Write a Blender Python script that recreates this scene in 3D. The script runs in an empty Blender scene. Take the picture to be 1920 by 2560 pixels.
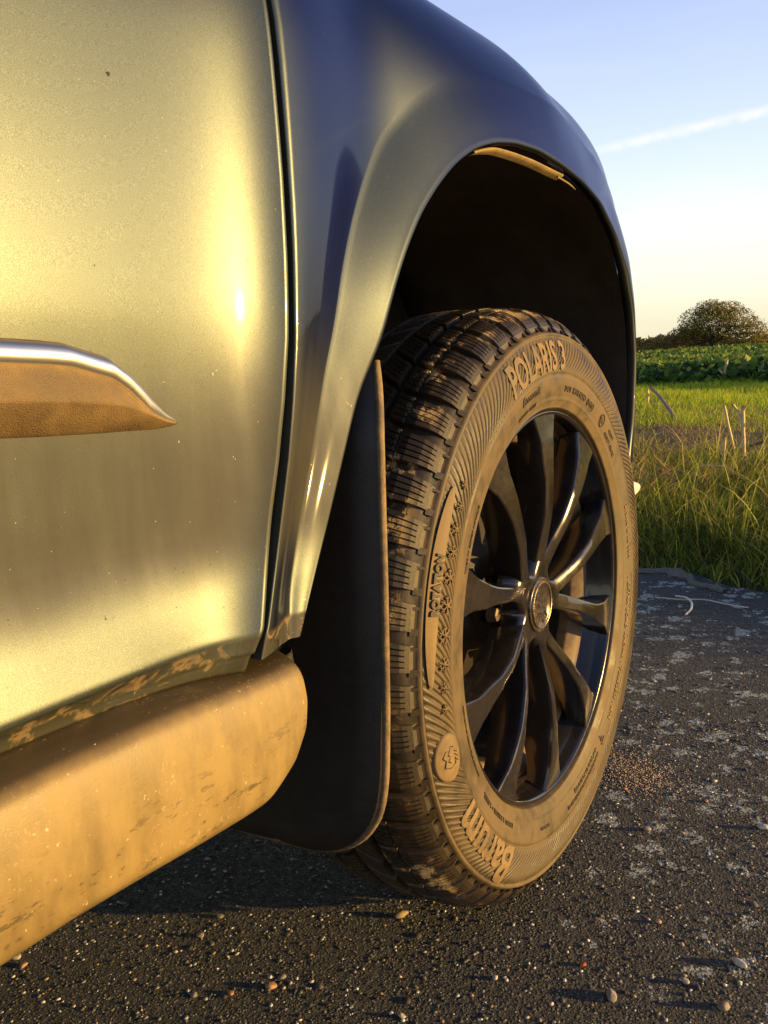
import bpy, bmesh, math, random
import numpy as np
from mathutils import Vector, Matrix
R_ = math.radians
random.seed(7); rng = np.random.default_rng(11)
S = bpy.context.scene
col = S.collection
HZ = 0.325                      # hub height; x=0 is the outer flange plane of the wheel, +y is forward

# ------------------------------------------------------------------ camera
def cam_axes(yaw, pitch, roll):
    cy, sy, cp, sp = math.cos(yaw), math.sin(yaw), math.cos(pitch), math.sin(pitch)
    f = Vector((-sy*cp, cy*cp, -sp)); r = Vector((cy, sy, 0)); u = r.cross(f)
    c, s = math.cos(roll), math.sin(roll)
    return c*r + s*u, -s*r + c*u, f
cd = bpy.data.cameras.new('camera'); cam = bpy.data.objects.new('camera', cd); col.objects.link(cam)
r, u, f = cam_axes(R_(33.24), R_(9.59), R_(-3.16))
M = Matrix((r, u, -f)).transposed().to_4x4(); M.translation = (0.375, -0.905, 0.605)
cam.matrix_world = M
cd.sensor_fit = 'VERTICAL'; cd.sensor_height = 36; cd.lens = 36*2213/2560
cd.clip_start = 0.02; cd.clip_end = 5000
S.camera = cam

# ------------------------------------------------------------------ sky and sun
SUN_AZ = 22.0      # degrees from +x towards +y
SUN_EL = 5.5
w = bpy.data.worlds.new('World'); S.world = w; w.use_nodes = True
wn, wl = w.node_tree.nodes, w.node_tree.links
wn.clear()
out = wn.new('ShaderNodeOutputWorld'); bg = wn.new('ShaderNodeBackground')
sky = wn.new('ShaderNodeTexSky'); sky.sky_type = 'NISHITA'; sky.sun_disc = False
sky.sun_elevation = R_(SUN_EL); sky.sun_rotation = R_(90-SUN_AZ)
sky.air_density = 1.0; sky.dust_density = 1.6; sky.ozone_density = 2.0; sky.altitude = 100
bg.inputs['Strength'].default_value = 0.15
tc = wn.new('ShaderNodeTexCoord')
def vdot(vec):
    n = wn.new('ShaderNodeVectorMath'); n.operation = 'DOT_PRODUCT'; n.inputs[1].default_value = vec
    wl.new(tc.outputs['Generated'], n.inputs[0]); return n.outputs['Value']
def wm(op, a, b=None, c=None):
    n = wn.new('ShaderNodeMath'); n.operation = op
    for i, v in enumerate((a, b, c)):
        if v is None: continue
        if isinstance(v, (int, float)): n.inputs[i].default_value = v
        else: wl.new(v, n.inputs[i])
    return n.outputs[0]
def wmap(v, a, b, c, d, typ='SMOOTHSTEP'):
    n = wn.new('ShaderNodeMapRange'); n.interpolation_type = typ
    wl.new(v, n.inputs[0])
    for i, q in enumerate((a, b, c, d)): n.inputs[1+i].default_value = q
    return n.outputs[0]
def sdir(az, el):
    return Vector((-math.sin(R_(az))*math.cos(R_(el)), math.cos(R_(az))*math.cos(R_(el)), math.sin(R_(el))))
A, B = sdir(9.82, 12.57), sdir(18.11, 11.72)
Nn = A.cross(B).normalized()
T = (B-A).normalized()
nz = wn.new('ShaderNodeTexNoise'); nz.inputs['Scale'].default_value = 60; nz.inputs['Detail'].default_value = 5
wl.new(tc.outputs['Generated'], nz.inputs['Vector'])
dist = wm('ADD', vdot(Nn), wm('MULTIPLY', wm('SUBTRACT', nz.outputs[0], 0.5), 0.007))
along = vdot(T)
core = wm('MULTIPLY', wmap(wm('ABSOLUTE', dist), 0.0, 0.0075, 1.0, 0.0), wmap(nz.outputs[0], .3, .65, .45, 1.0))
fade = wmap(along, 0.03, 0.15, 1.0, 0.12)
ahead = wmap(vdot(A), 0.6, 0.95, 0.0, 1.0)
trail = wm('MULTIPLY', wm('MULTIPLY', core, fade), ahead)
# thin streaky cirrus
mp = wn.new('ShaderNodeMapping'); mp.inputs['Scale'].default_value = (2.0, 2.0, 11.0); mp.inputs['Rotation'].default_value = (0.1, 0.12, 0)
wl.new(tc.outputs['Generated'], mp.inputs[0])
nc = wn.new('ShaderNodeTexNoise'); nc.inputs['Scale'].default_value = 1.6; nc.inputs['Detail'].default_value = 6; nc.inputs['Roughness'].default_value = 0.55
wl.new(mp.outputs[0], nc.inputs['Vector'])
cir = wmap(nc.outputs[0], 0.42, 0.82, 0.0, 0.14)
sz = wn.new('ShaderNodeSeparateXYZ'); wl.new(tc.outputs['Generated'], sz.inputs[0])
veil = wm('ADD', cir, wmap(sz.outputs[2], 0.28, 0.75, 0.88, 0.25))
rampn = wn.new('ShaderNodeValToRGB'); el = rampn.color_ramp.elements
el[0].position = 0.0; el[0].color = (.80, .72, .50, 1); el[1].position = 1.0; el[1].color = (.10, .14, .34, 1)
for p_, c_ in ((.06, (.97, .93, .74)), (.12, (.92, .95, .90)), (.17, (.78, .87, .98)), (.23, (.64, .75, .97)), (.31, (.50, .60, .90)), (.5, (.18, .24, .52))):
    e_ = el.new(p_); e_.color = (*c_, 1)
wl.new(sz.outputs[2], rampn.inputs[0])
hc = wn.new('ShaderNodeVectorMath'); hc.operation = 'SCALE'; hc.inputs['Scale'].default_value = 3.6
wl.new(rampn.outputs[0], hc.inputs[0])
mix = wn.new('ShaderNodeMix'); mix.data_type = 'RGBA'
wl.new(wm('MINIMUM', veil, 0.93), mix.inputs['Factor']); wl.new(sky.outputs[0], mix.inputs['A']); wl.new(hc.outputs[0], mix.inputs['B'])
mix2 = wn.new('ShaderNodeMix'); mix2.data_type = 'RGBA'
wl.new(wm('MULTIPLY', trail, 0.65), mix2.inputs['Factor']); wl.new(mix.outputs['Result'], mix2.inputs['A']); mix2.inputs['B'].default_value = (3.4, 3.3, 3.5, 1)
mix = mix2
wl.new(mix.outputs['Result'], bg.inputs['Color']); wl.new(bg.outputs[0], out.inputs[0])

sd = bpy.data.lights.new('sun', 'SUN'); sun = bpy.data.objects.new('sun', sd); col.objects.link(sun)
sd.energy = 4.8; sd.angle = R_(0.53); sd.color = (1.0, 0.61, 0.185)
sv = Vector((math.cos(R_(SUN_AZ))*math.cos(R_(SUN_EL)), math.sin(R_(SUN_AZ))*math.cos(R_(SUN_EL)), math.sin(R_(SUN_EL))))
sun.rotation_euler = sv.to_track_quat('Z', 'Y').to_euler()
S.view_settings.view_transform = 'Standard'; S.view_settings.look = 'None'
S.view_settings.exposure = 1.15; S.view_settings.gamma = 1; S.view_settings.use_curve_mapping = False
S.cycles.max_bounces = 6; S.cycles.diffuse_bounces = 3; S.cycles.glossy_bounces = 3; S.cycles.use_denoising = True
try: S.cycles.sample_clamp_indirect = 4
except Exception: pass

# ------------------------------------------------------------------ material helpers
class Mat:
    def __init__(s, name, base=(.5, .5, .5), rough=.5, metal=0, coat=0, coat_rough=.05, spec=None):
        s.m = bpy.data.materials.new(name); s.m.use_nodes = True
        s.n, s.l = s.m.node_tree.nodes, s.m.node_tree.links
        s.b = s.n['Principled BSDF']
        s.b.inputs['Base Color'].default_value = (*base, 1); s.b.inputs['Roughness'].default_value = rough
        s.b.inputs['Metallic'].default_value = metal; s.b.inputs['Coat Weight'].default_value = coat
        s.b.inputs['Coat Roughness'].default_value = coat_rough
        if spec is not None: s.b.inputs['Specular IOR Level'].default_value = spec
        s.tc = s.n.new('ShaderNodeTexCoord').outputs['Object']
    def inp(s, k, v):
        if isinstance(v, (int, float)): s.b.inputs[k].default_value = v
        elif isinstance(v, tuple): s.b.inputs[k].default_value = (*v, 1)
        else: s.l.new(v, s.b.inputs[k])
    def mapping(s, sc=(1, 1, 1), rot=(0, 0, 0), src=None):
        n = s.n.new('ShaderNodeMapping'); n.inputs['Scale'].default_value = sc; n.inputs['Rotation'].default_value = rot
        s.l.new(src or s.tc, n.inputs[0]); return n.outputs[0]
    def noise(s, scale, detail=3, rough=.55, vec=None, dist=0):
        n = s.n.new('ShaderNodeTexNoise'); n.inputs['Scale'].default_value = scale; n.inputs['Detail'].default_value = detail
        n.inputs['Roughness'].default_value = rough; n.inputs['Distortion'].default_value = dist
        s.l.new(vec or s.tc, n.inputs['Vector']); return n.outputs[0]
    def voro(s, scale, feature='F1', out='Distance', vec=None):
        n = s.n.new('ShaderNodeTexVoronoi'); n.feature = feature; n.inputs['Scale'].default_value = scale
        s.l.new(vec or s.tc, n.inputs['Vector']); return n.outputs[out]
    def mr(s, v, a, b, c=0., d=1., smooth=True):
        n = s.n.new('ShaderNodeMapRange'); n.interpolation_type = 'SMOOTHSTEP' if smooth else 'LINEAR'
        s.l.new(v, n.inputs[0])
        for i, q in enumerate((a, b, c, d)): n.inputs[1+i].default_value = q
        return n.outputs[0]
    def math(s, op, a, b=None):
        n = s.n.new('ShaderNodeMath'); n.operation = op
        for i, v in enumerate((a, b)):
            if v is None: continue
            if isinstance(v, (int, float)): n.inputs[i].default_value = v
            else: s.l.new(v, n.inputs[i])
        return n.outputs[0]
    def mix(s, f, a, b):
        n = s.n.new('ShaderNodeMix'); n.data_type = 'RGBA'
        if isinstance(f, (int, float)): n.inputs['Factor'].default_value = f
        else: s.l.new(f, n.inputs['Factor'])
        for k, v in (('A', a), ('B', b)):
            if isinstance(v, tuple): n.inputs[k].default_value = (*v, 1)
            else: s.l.new(v, n.inputs[k])
        return n.outputs['Result']
    def fmix(s, f, a, b):
        n = s.n.new('ShaderNodeMix'); n.data_type = 'FLOAT'
        if isinstance(f, (int, float)): n.inputs[0].default_value = f
        else: s.l.new(f, n.inputs[0])
        for k, v in ((2, a), (3, b)):
            if isinstance(v, (int, float)): n.inputs[k].default_value = v
            else: s.l.new(v, n.inputs[k])
        return n.outputs[0]
    def xyz(s):
        n = s.n.new('ShaderNodeSeparateXYZ'); s.l.new(s.tc, n.inputs[0]); return n.outputs
    def bump(s, h, strength=.3, dist=.01):
        n = s.n.new('ShaderNodeBump'); n.inputs['Strength'].default_value = strength; n.inputs['Distance'].default_value = dist
        s.l.new(h, n.inputs['Height']); s.l.new(n.outputs[0], s.b.inputs['Normal'])
    def ramp(s, v, stops):
        n = s.n.new('ShaderNodeValToRGB'); e = n.color_ramp.elements
        e[0].position, e[0].color = stops[0][0], (*stops[0][1], 1); e[1].position, e[1].color = stops[-1][0], (*stops[-1][1], 1)
        for p, c in stops[1:-1]:
            k = e.new(p); k.color = (*c, 1)
        s.l.new(v, n.inputs[0]); return n.outputs[0]
    def rnd(s):
        return s.n.new('ShaderNodeObjectInfo').outputs['Random']

def make_paint():
    P = Mat('metallic_paint', (.20, .25, .28), .38, .92, .8, .07)
    x, y, z = P.xyz()
    fl = P.noise(2600, 1); fl2 = P.noise(60, 3)
    # dried road dust: thicker low on the panels, in vertical runs
    st = P.noise(26, 5, .6, P.mapping((1, 1, .12)))
    blot = P.noise(9, 5, .6)
    low = P.math('MULTIPLY', P.mr(z, .66, .545, 0, 1), P.mr(z, .474, .512, .16, 1))
    verylow = P.mr(z, .4505, .4465, 0, 1)
    d = P.math('MULTIPLY', low, P.mr(P.math('ADD', P.math('MULTIPLY', st, .55), P.math('MULTIPLY', blot, .45)), .28, .64, .50, .88))
    d = P.math('ADD', d, P.math('MULTIPLY', verylow, P.mr(P.noise(34, 4, .7, dist=.8), .38, .58, .35, .95)))
    d = P.math('ADD', d, P.math('MULTIPLY', P.mr(P.noise(420, 2), .70, .78, 0, 1), P.mr(z, .9, .5, .12, .5)))
    d = P.math('ADD', d, .05)
    d = P.math('MINIMUM', d, .92)
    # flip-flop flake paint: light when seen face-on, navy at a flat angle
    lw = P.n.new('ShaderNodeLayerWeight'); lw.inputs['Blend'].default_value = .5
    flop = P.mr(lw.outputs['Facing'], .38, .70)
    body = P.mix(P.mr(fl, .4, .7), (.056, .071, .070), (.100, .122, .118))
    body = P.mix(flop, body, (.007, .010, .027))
    patch = P.math('MULTIPLY', verylow, P.mr(P.noise(48, 3, .6, P.mapping((1, 1, 1.6)), dist=1.2), .50, .60))
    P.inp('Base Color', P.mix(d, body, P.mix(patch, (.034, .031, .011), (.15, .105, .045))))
    P.inp('Metallic', P.fmix(d, .92, 0.0)); P.inp('Roughness', P.fmix(d, .385, .66)); P.inp('Coat Weight', P.fmix(d, .38, .05))
    P.b.inputs['Specular Tint'].default_value = (.42, .48, .85, 1)
    bc = P.b.inputs['Base Color'].links[0].from_socket
    spk = P.math('MULTIPLY', P.mr(P.noise(330, 2, .6), .735, .77, 0, 1), P.mr(z, .95, .45, .25, .9))
    P.inp('Base Color', P.mix(spk, bc, (.30, .24, .15)))
    P.bump(P.math('ADD', P.math('MULTIPLY', fl, .4), P.math('MULTIPLY', d, 1.0)), .06, .002)
    return P.m
paint = make_paint()

def make_dusty(name, base, dust, rough, amount, zlow=None, grain=900, bump=.25, blot_scale=12, metal=0, coat=0):
    P = Mat(name, base, rough, metal, coat)
    a = P.noise(blot_scale, 6, .65); b = P.noise(blot_scale*6, 4, .6); g = P.noise(grain, 2)
    v = P.math('ADD', P.math('MULTIPLY', a, .6), P.math('MULTIPLY', b, .4))
    d = P.mr(v, .5-.12, .5+.12, amount*.40, min(1, amount*1.35))
    sp = P.math('MULTIPLY', P.mr(P.noise(blot_scale*14, 3, .7), .66, .74, 0, 1), .5)
    d = P.math('MINIMUM', P.math('ADD', d, P.math('MULTIPLY', sp, amount)), 1.0)
    P.inp('Base Color', P.mix(d, base, dust)); P.inp('Roughness', P.fmix(d, rough, .85))
    if metal: P.inp('Metallic', P.fmix(d, metal, 0.))
    if coat: P.inp('Coat Weight', P.fmix(d, coat, 0.))
    P.bump(P.math('ADD', g, P.math('MULTIPLY', d, .6)), bump, .002)
    return P.m
def make_cladding():
    P = Mat('dusty_cladding', (.05, .036, .018), .4)
    x, y, z = P.xyz()
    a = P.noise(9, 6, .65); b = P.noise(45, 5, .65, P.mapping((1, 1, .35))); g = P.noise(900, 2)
    face = P.mr(x, .026, .0365, .06, 1)          # dust on the upright face; ledge colour darkened to imitate its grazing shade
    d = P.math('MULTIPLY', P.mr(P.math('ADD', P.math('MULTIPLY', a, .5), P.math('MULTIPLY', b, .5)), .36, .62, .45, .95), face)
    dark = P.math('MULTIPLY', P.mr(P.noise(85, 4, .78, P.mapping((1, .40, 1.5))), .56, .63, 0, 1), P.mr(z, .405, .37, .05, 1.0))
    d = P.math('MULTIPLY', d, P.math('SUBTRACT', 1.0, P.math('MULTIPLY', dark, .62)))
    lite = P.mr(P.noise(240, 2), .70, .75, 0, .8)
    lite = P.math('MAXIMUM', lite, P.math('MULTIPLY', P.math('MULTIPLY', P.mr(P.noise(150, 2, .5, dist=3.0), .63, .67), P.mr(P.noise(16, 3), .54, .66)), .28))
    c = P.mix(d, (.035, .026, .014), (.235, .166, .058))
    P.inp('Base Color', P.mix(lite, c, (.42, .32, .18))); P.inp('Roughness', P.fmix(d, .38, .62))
    P.bump(P.math('ADD', P.math('MULTIPLY', g, .5), P.math('MULTIPLY', d, 1.2)), .12, .002)
    return P.m
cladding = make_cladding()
trimplastic = make_dusty('dusty_moulding', (.06, .042, .02), (.19, .125, .052), .5, .65, blot_scale=9, grain=1300, bump=.45)
flapmat = make_dusty('flap_rubber', (.016, .014, .013), (.07, .055, .04), .5, .20, blot_scale=26, bump=.25)
sidewall = make_dusty('dusty_sidewall', (.016, .012, .008), (.110, .075, .034), .40, .62, blot_scale=10, bump=.15)
tread = make_dusty('tread_rubber', (.02, .016, .012), (.12, .08, .04), .6, .42, blot_scale=18, bump=.5)
def make_tread():
    P = Mat('tread_block_rubber', (.02, .017, .014), .6)
    n = P.n.new('ShaderNodeNewGeometry').outputs['Position']
    a = P.noise(34, 5, .7, vec=n); b = P.noise(9, 3, .6, vec=n); g = P.noise(1500, 2, vec=n)
    d = P.math('MULTIPLY', P.mr(a, .30, .75, .08, .55), 1.0)
    sx = P.n.new('ShaderNodeSeparateXYZ'); P.l.new(n, sx.inputs[0])
    band = P.math('MULTIPLY', P.mr(sx.outputs[0], -.062, -.04), P.mr(sx.outputs[0], -.004, -.02))
    mud = P.math('MULTIPLY', P.mr(P.math('ADD', P.math('MULTIPLY', a, .6), P.math('MULTIPLY', b, .4)), .515, .58), band)
    c = P.mix(d, (.011, .009, .007), (.070, .046, .022))
    P.inp('Base Color', P.mix(mud, c, (.40, .28, .13))); P.inp('Roughness', P.fmix(mud, .42, .9))
    P.bump(P.math('ADD', P.math('MULTIPLY', g, .5), P.math('MULTIPLY', mud, 1.0)), .5, .002)
    return P.m
treadm = make_tread()
rimblack = make_dusty('gloss_black_alloy', (.006, .006, .008), (.075, .052, .03), .13, .12, blot_scale=22, bump=.02, coat=.6)
rimbarrel = make_dusty('dusty_barrel', (.04, .03, .02), (.28, .17, .07), .3, .6, blot_scale=14, bump=.08)
capm = make_dusty('gloss_cap', (.014, .013, .013), (.11, .075, .045), .14, .30, blot_scale=30, bump=.05, coat=.6)
silver = Mat('polished_letters', (.8, .72, .6), .2, 1.0).m
chrome = Mat('satin_chrome', (.92, .90, .86), .34, 1.0).m
blackgap = Mat('black_seal', (.008, .008, .008), .7).m
liner = make_dusty('liner_plastic', (.030, .026, .022), (.11, .085, .06), .75, .3, blot_scale=8, bump=.6, grain=300)
under = Mat('underbody_black', (.012, .012, .012), .8).m
iron = make_dusty('cast_iron', (.012, .010, .009), (.03, .02, .012), .5, .4, blot_scale=20)
glass = Mat('window_glass', (.02, .025, .03), .05, 0, 0, spec=.6).m
sealm = make_dusty('yellowed_seal', (.10, .075, .03), (.26, .18, .07), .5, .6, blot_scale=30)

# ------------------------------------------------------------------ object helpers
def link(name, me, mat=None, parent=None, smooth=True, kind=None, label=None, cat=None, group=None):
    o = bpy.data.objects.new(name, me); col.objects.link(o)
    if mat is not None and len(me.materials) == 0: me.materials.append(mat)
    if smooth and len(me.polygons): me.polygons.foreach_set('use_smooth', [True]*len(me.polygons))
    if parent is not None:
        o.parent = parent; o.matrix_parent_inverse = parent_world(parent).inverted()
    if kind: o['kind'] = kind
    if label: o['label'] = label
    if cat: o['category'] = cat
    if group: o['group'] = group
    return o
def parent_world(p):
    m = p.matrix_basis.copy()
    q = p
    while q.parent is not None:
        m = q.parent.matrix_basis @ q.matrix_parent_inverse @ m if False else parent_world(q.parent) @ q.matrix_parent_inverse @ q.matrix_basis
        return m
    return m
def pd(name, V, F, mat=None, parent=None, smooth=True, **k):
    me = bpy.data.meshes.new(name); me.from_pydata([tuple(v) for v in V], [], [tuple(q) for q in F]); me.validate(); me.update()
    return link(name, me, mat, parent, smooth, **k)
def npmesh(name, V, F, mat, parent=None, smooth=False, colr=None, **k):
    """V (n,3); F (m,3 or 4) numpy arrays"""
    me = bpy.data.meshes.new(name); V = np.asarray(V, np.float32); F = np.asarray(F, np.int32)
    me.vertices.add(len(V)); me.vertices.foreach_set('co', V.ravel())
    m, kk = F.shape
    me.loops.add(m*kk); me.loops.foreach_set('vertex_index', F.ravel())
    me.polygons.add(m); me.polygons.foreach_set('loop_start', np.arange(m, dtype=np.int32)*kk)
    try: me.polygons.foreach_set('loop_total', np.full(m, kk, np.int32))
    except Exception: pass
    me.update(calc_edges=True)
    if colr is not None:
        ca = me.color_attributes.new('tint', 'FLOAT_COLOR', 'POINT')
        ca.data.foreach_set('color', np.concatenate([colr, np.ones((len(colr), 1))], 1).astype(np.float32).ravel())
    o = link(name, me, mat, parent, smooth, **k)
    return o
def empty(name, loc, parent=None, **k):
    o = bpy.data.objects.new(name, None); col.objects.link(o); o.location = loc; o.empty_display_size = .1
    if parent is not None:
        o.parent = parent; o.matrix_parent_inverse = parent_world(parent).inverted()
    for a, b in k.items(): o[{'cat': 'category'}.get(a, a)] = b
    return o
def grid_faces(nu, nv, closed_u=False, off=0, flip=False):
    F = []
    for i in range(nu if closed_u else nu-1):
        for j in range(nv-1):
            a, b = off+i*nv+j, off+((i+1) % nu)*nv+j
            q = (a, b, b+1, a+1)
            F.append(q[::-1] if flip else q)
    return F
def tube(pts, rad, seg=8, closed=False):
    pts = [Vector(p) for p in pts]; n = len(pts); V, F = [], []
    rads = rad if isinstance(rad, (list, tuple)) else [rad]*n
    up = Vector((0.13, .21, .97))
    for i, p in enumerate(pts):
        t = (pts[(i+1) % n if closed else min(i+1, n-1)] - pts[i-1 if (closed or i > 0) else 0]).normalized()
        a = t.cross(up).normalized(); b = t.cross(a)
        for k in range(seg):
            an = 2*math.pi*k/seg
            V.append(p + (a*math.cos(an) + b*math.sin(an))*rads[i])
    for i in range(n if closed else n-1):
        for k in range(seg):
            a0, b0 = i*seg, ((i+1) % n)*seg
            F.append((a0+k, a0+(k+1) % seg, b0+(k+1) % seg, b0+k))
    if not closed:
        F.append(tuple(range(seg))); F.append(tuple((n-1)*seg+k for k in reversed(range(seg))))
    return V, F
def lathe(profile, n=128, cx=0, hz=HZ):
    """profile: list of (x, R) around the wheel axle"""
    V = []
    for i in range(n):
        a = 2*math.pi*i/n
        for (x, Rr) in profile: V.append((cx+x, Rr*math.cos(a), hz+Rr*math.sin(a)))
    return V, grid_faces(n, len(profile), True)
def box(x0, x1, y0, y1, z0, z1):
    V = [(x, y, z) for x in (x0, x1) for y in (y0, y1) for z in (z0, z1)]
    return V, [(0, 1, 3, 2), (4, 6, 7, 5), (0, 4, 5, 1), (2, 3, 7, 6), (0, 2, 6, 4), (1, 5, 7, 3)]
def join(parts):
    V, F = [], []
    for v, q in parts:
        o = len(V); V += [tuple(p) for p in v]; F += [tuple(i+o for i in s) for s in q]
    return V, F
def interp(xs, ys, t): return float(np.interp(t, xs, ys))
def sm(a, b, t):
    t = max(0., min(1., (t-a)/(b-a))); return t*t*(3-2*t)

# ================================================================== GROUND
def make_asphalt():
    P = Mat('asphalt', (.05, .05, .05), .85)
    g1 = P.noise(420, 3, .6); g2 = P.noise(120, 4, .6); g3 = P.noise(5, 4, .6)
    v = P.voro(230, out='Color'); vd = P.voro(230)
    c = P.ramp(g1, [(.34, (.007, .007, .008)), (.50, (.026, .027, .029)), (.66, (.100, .102, .103))])
    c = P.mix(P.mr(g3, .35, .65, 0, .35), c, (.040, .038, .036))
    sep = P.n.new('ShaderNodeSeparateColor'); P.l.new(v, sep.inputs[0])
    stone = P.math('MULTIPLY', P.mr(sep.outputs[0], .80, .88), P.mr(vd, .45, .2))
    c = P.mix(P.math('MULTIPLY', stone, .75), c, P.mix(sep.outputs[1], (.22, .18, .13), (.50, .47, .41)))
    # lichen: pale grey-green rosettes, more of them away from the wheel
    wv = P.n.new('ShaderNodeVectorMath'); wv.operation = 'ADD'
    nn = P.n.new('ShaderNodeTexNoise'); nn.inputs['Scale'].default_value = 60; P.l.new(P.tc, nn.inputs['Vector'])
    sc = P.n.new('ShaderNodeVectorMath'); sc.operation = 'SCALE'; sc.inputs['Scale'].default_value = .05
    P.l.new(nn.outputs['Color'], sc.inputs[0]); P.l.new(P.tc, wv.inputs[0]); P.l.new(sc.outputs[0], wv.inputs[1])
    L = P.voro(27, vec=wv.outputs[0]); Lc = P.voro(27, out='Color', vec=wv.outputs[0])
    s2 = P.n.new('ShaderNodeSeparateColor'); P.l.new(Lc, s2.inputs[0])
    x, y, z = P.xyz()
    zone = P.mr(P.math('ADD', P.math('MULTIPLY', x, 1.0), P.math('MULTIPLY', y, .55)), -.12, .12, .0, 1)
    rad = P.math('MULTIPLY', P.mr(s2.outputs[0], .12, .9, .05, .50, False), zone)
    edge = P.math('SUBTRACT', rad, P.math('ADD', L, P.math('MULTIPLY', P.math('SUBTRACT', P.noise(190, 3, .7), .5), .75)))
    lm = P.math('MULTIPLY', P.mr(edge, -.02, .05), P.mr(P.noise(170, 4, .75), .40, .50))
    c = P.mix(P.math('MULTIPLY', lm, .85), c, P.mix(P.noise(150), (.40, .44, .40), (.72, .78, .72)))
    P.inp('Base Color', c)
    P.inp('Roughness', P.mr(g2, .3, .7, .6, .95))
    h = P.math('ADD', P.math('MULTIPLY', g1, .5), P.math('ADD', P.math('MULTIPLY', g2, 1.1), P.math('MULTIPLY', P.mr(vd, .5, .1), .6)))
    P.bump(h, 1.0, .012)
    return P.m
asphalt_m = make_asphalt()
# field coordinate: s along (.35,.93) away from the road, t along (.93,-.35)
def st(s, t): return (.352*s + .936*t, .936*s - .352*t)
def edge_s(t): return 1.30 + .05*math.sin(t*2.3+1) + .035*math.sin(t*6.1) + .02*math.sin(t*17+2)
V, F = [], []
ts = np.concatenate([np.linspace(-300, -4, 20), np.linspace(-3.9, 3.9, 240), np.linspace(4, 300, 20)])
ss = np.concatenate([[-400, -60, -10, -3], np.linspace(-2, -.0, 20), [.2, .4, .6, .8, .9, 1.0]])
for t in ts:
    e = edge_s(t) + random.uniform(-.012, .012)
    for s_ in list(ss[:-1]) + [e-.02, e, e+.012]:
        x, y = st(s_ if s_ < e-.03 else s_, t)
        z = 0.0
        if s_ == e: z = -.004
        if s_ == e+.012: z = -.04
        V.append((x, y, z))
nv = len(ss)+2
pd('asphalt_road', V, grid_faces(len(ts), nv, flip=True), asphalt_m, kind='structure', smooth=False)

def make_soil():
    P = Mat('field_soil', (.06, .045, .03), .95)
    c = P.ramp(P.noise(3.2, 6, .65), [(.3, (.035, .026, .016)), (.55, (.075, .052, .03)), (.75, (.13, .095, .055))])
    d = P.mr(P.noise(.6, 4, .6), .45, .6)
    P.inp('Base Color', P.mix(P.math('MULTIPLY', d, .6), c, (.05, .07, .02)))
    P.bump(P.noise(18, 6, .7), .8, .05)
    return P.m
soil_m = make_soil()
V, F = [], []
xs = np.concatenate([[-2500, -500, -120, -40], np.linspace(-20, 10, 61), [30, 120, 500, 2500]])
ys = np.concatenate([[-2500, -500, -100, -20], np.linspace(-4, 26, 61), [40, 120, 500, 2500]])
for x in xs:
    for y in ys:
        s_ = .352*x+.936*y
        z = -.03 + (.02*math.sin(x*3.1+y)+.02*math.sin(y*4.3-x*1.3))*sm(1.6, 4, s_)*(1 if s_ < 30 else 0)
        if s_ < 1.35: z = -.05
        V.append((x, y, z))
pd('field_ground', V, grid_faces(len(xs), len(ys), flip=True), soil_m, kind='structure', smooth=True)

# weathered concrete lip along the verge
conc = make_dusty('old_concrete', (.085, .075, .06), (.19, .16, .12), .9, .45, blot_scale=14, bump=.9, grain=160)
V = []
tt = np.linspace(-1.25, -.55, 60)
for i, t in enumerate(tt):
    wd = (.055+.018*math.sin(t*31)+random.uniform(-.008, .008))*math.sin(math.pi*min(1, max(0, (i+1)/61)))**.4
    s0 = edge_s(t)-.075 + .012*math.sin(t*23)+.008*math.sin(t*71)
    for k, (q, z) in enumerate(((0, .001), (.1, .005), (.45, .008), (.9, .006), (1, .001))):
        x, y = st(s0+wd*q+random.uniform(-.002, .002), t); V.append((x, y, z+random.uniform(-.0015, .0015)))
pd('concrete_edge', V, grid_faces(60, 5, flip=True), conc, kind='structure', smooth=False)

# ---- aggregate: stones bedded in the asphalt
ico = bmesh.new(); bmesh.ops.create_icosphere(ico, subdivisions=1, radius=1)
IV = np.array([v.co[:] for v in ico.verts]); IF = np.array([[v.index for v in q.verts] for q in ico.faces]); ico.free()
def attr_mat(name, rough=.8, spec=.3, trans=0):
    P = Mat(name, (.5, .5, .5), rough, spec=spec)
    a = P.n.new('ShaderNodeAttribute'); a.attribute_name = 'tint'
    P.inp('Base Color', a.outputs['Color'])
    if trans:
        tr = P.n.new('ShaderNodeBsdfTranslucent'); P.l.new(a.outputs['Color'], tr.inputs[0])
        ms = P.n.new('ShaderNodeMixShader'); ms.inputs[0].default_value = trans
        o = P.n['Material Output']; P.l.new(P.b.outputs[0], ms.inputs[1]); P.l.new(tr.outputs[0], ms.inputs[2]); P.l.new(ms.outputs[0], o.inputs[0])
    return P.m
grit_m = attr_mat('aggregate_stone', .7)
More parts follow.
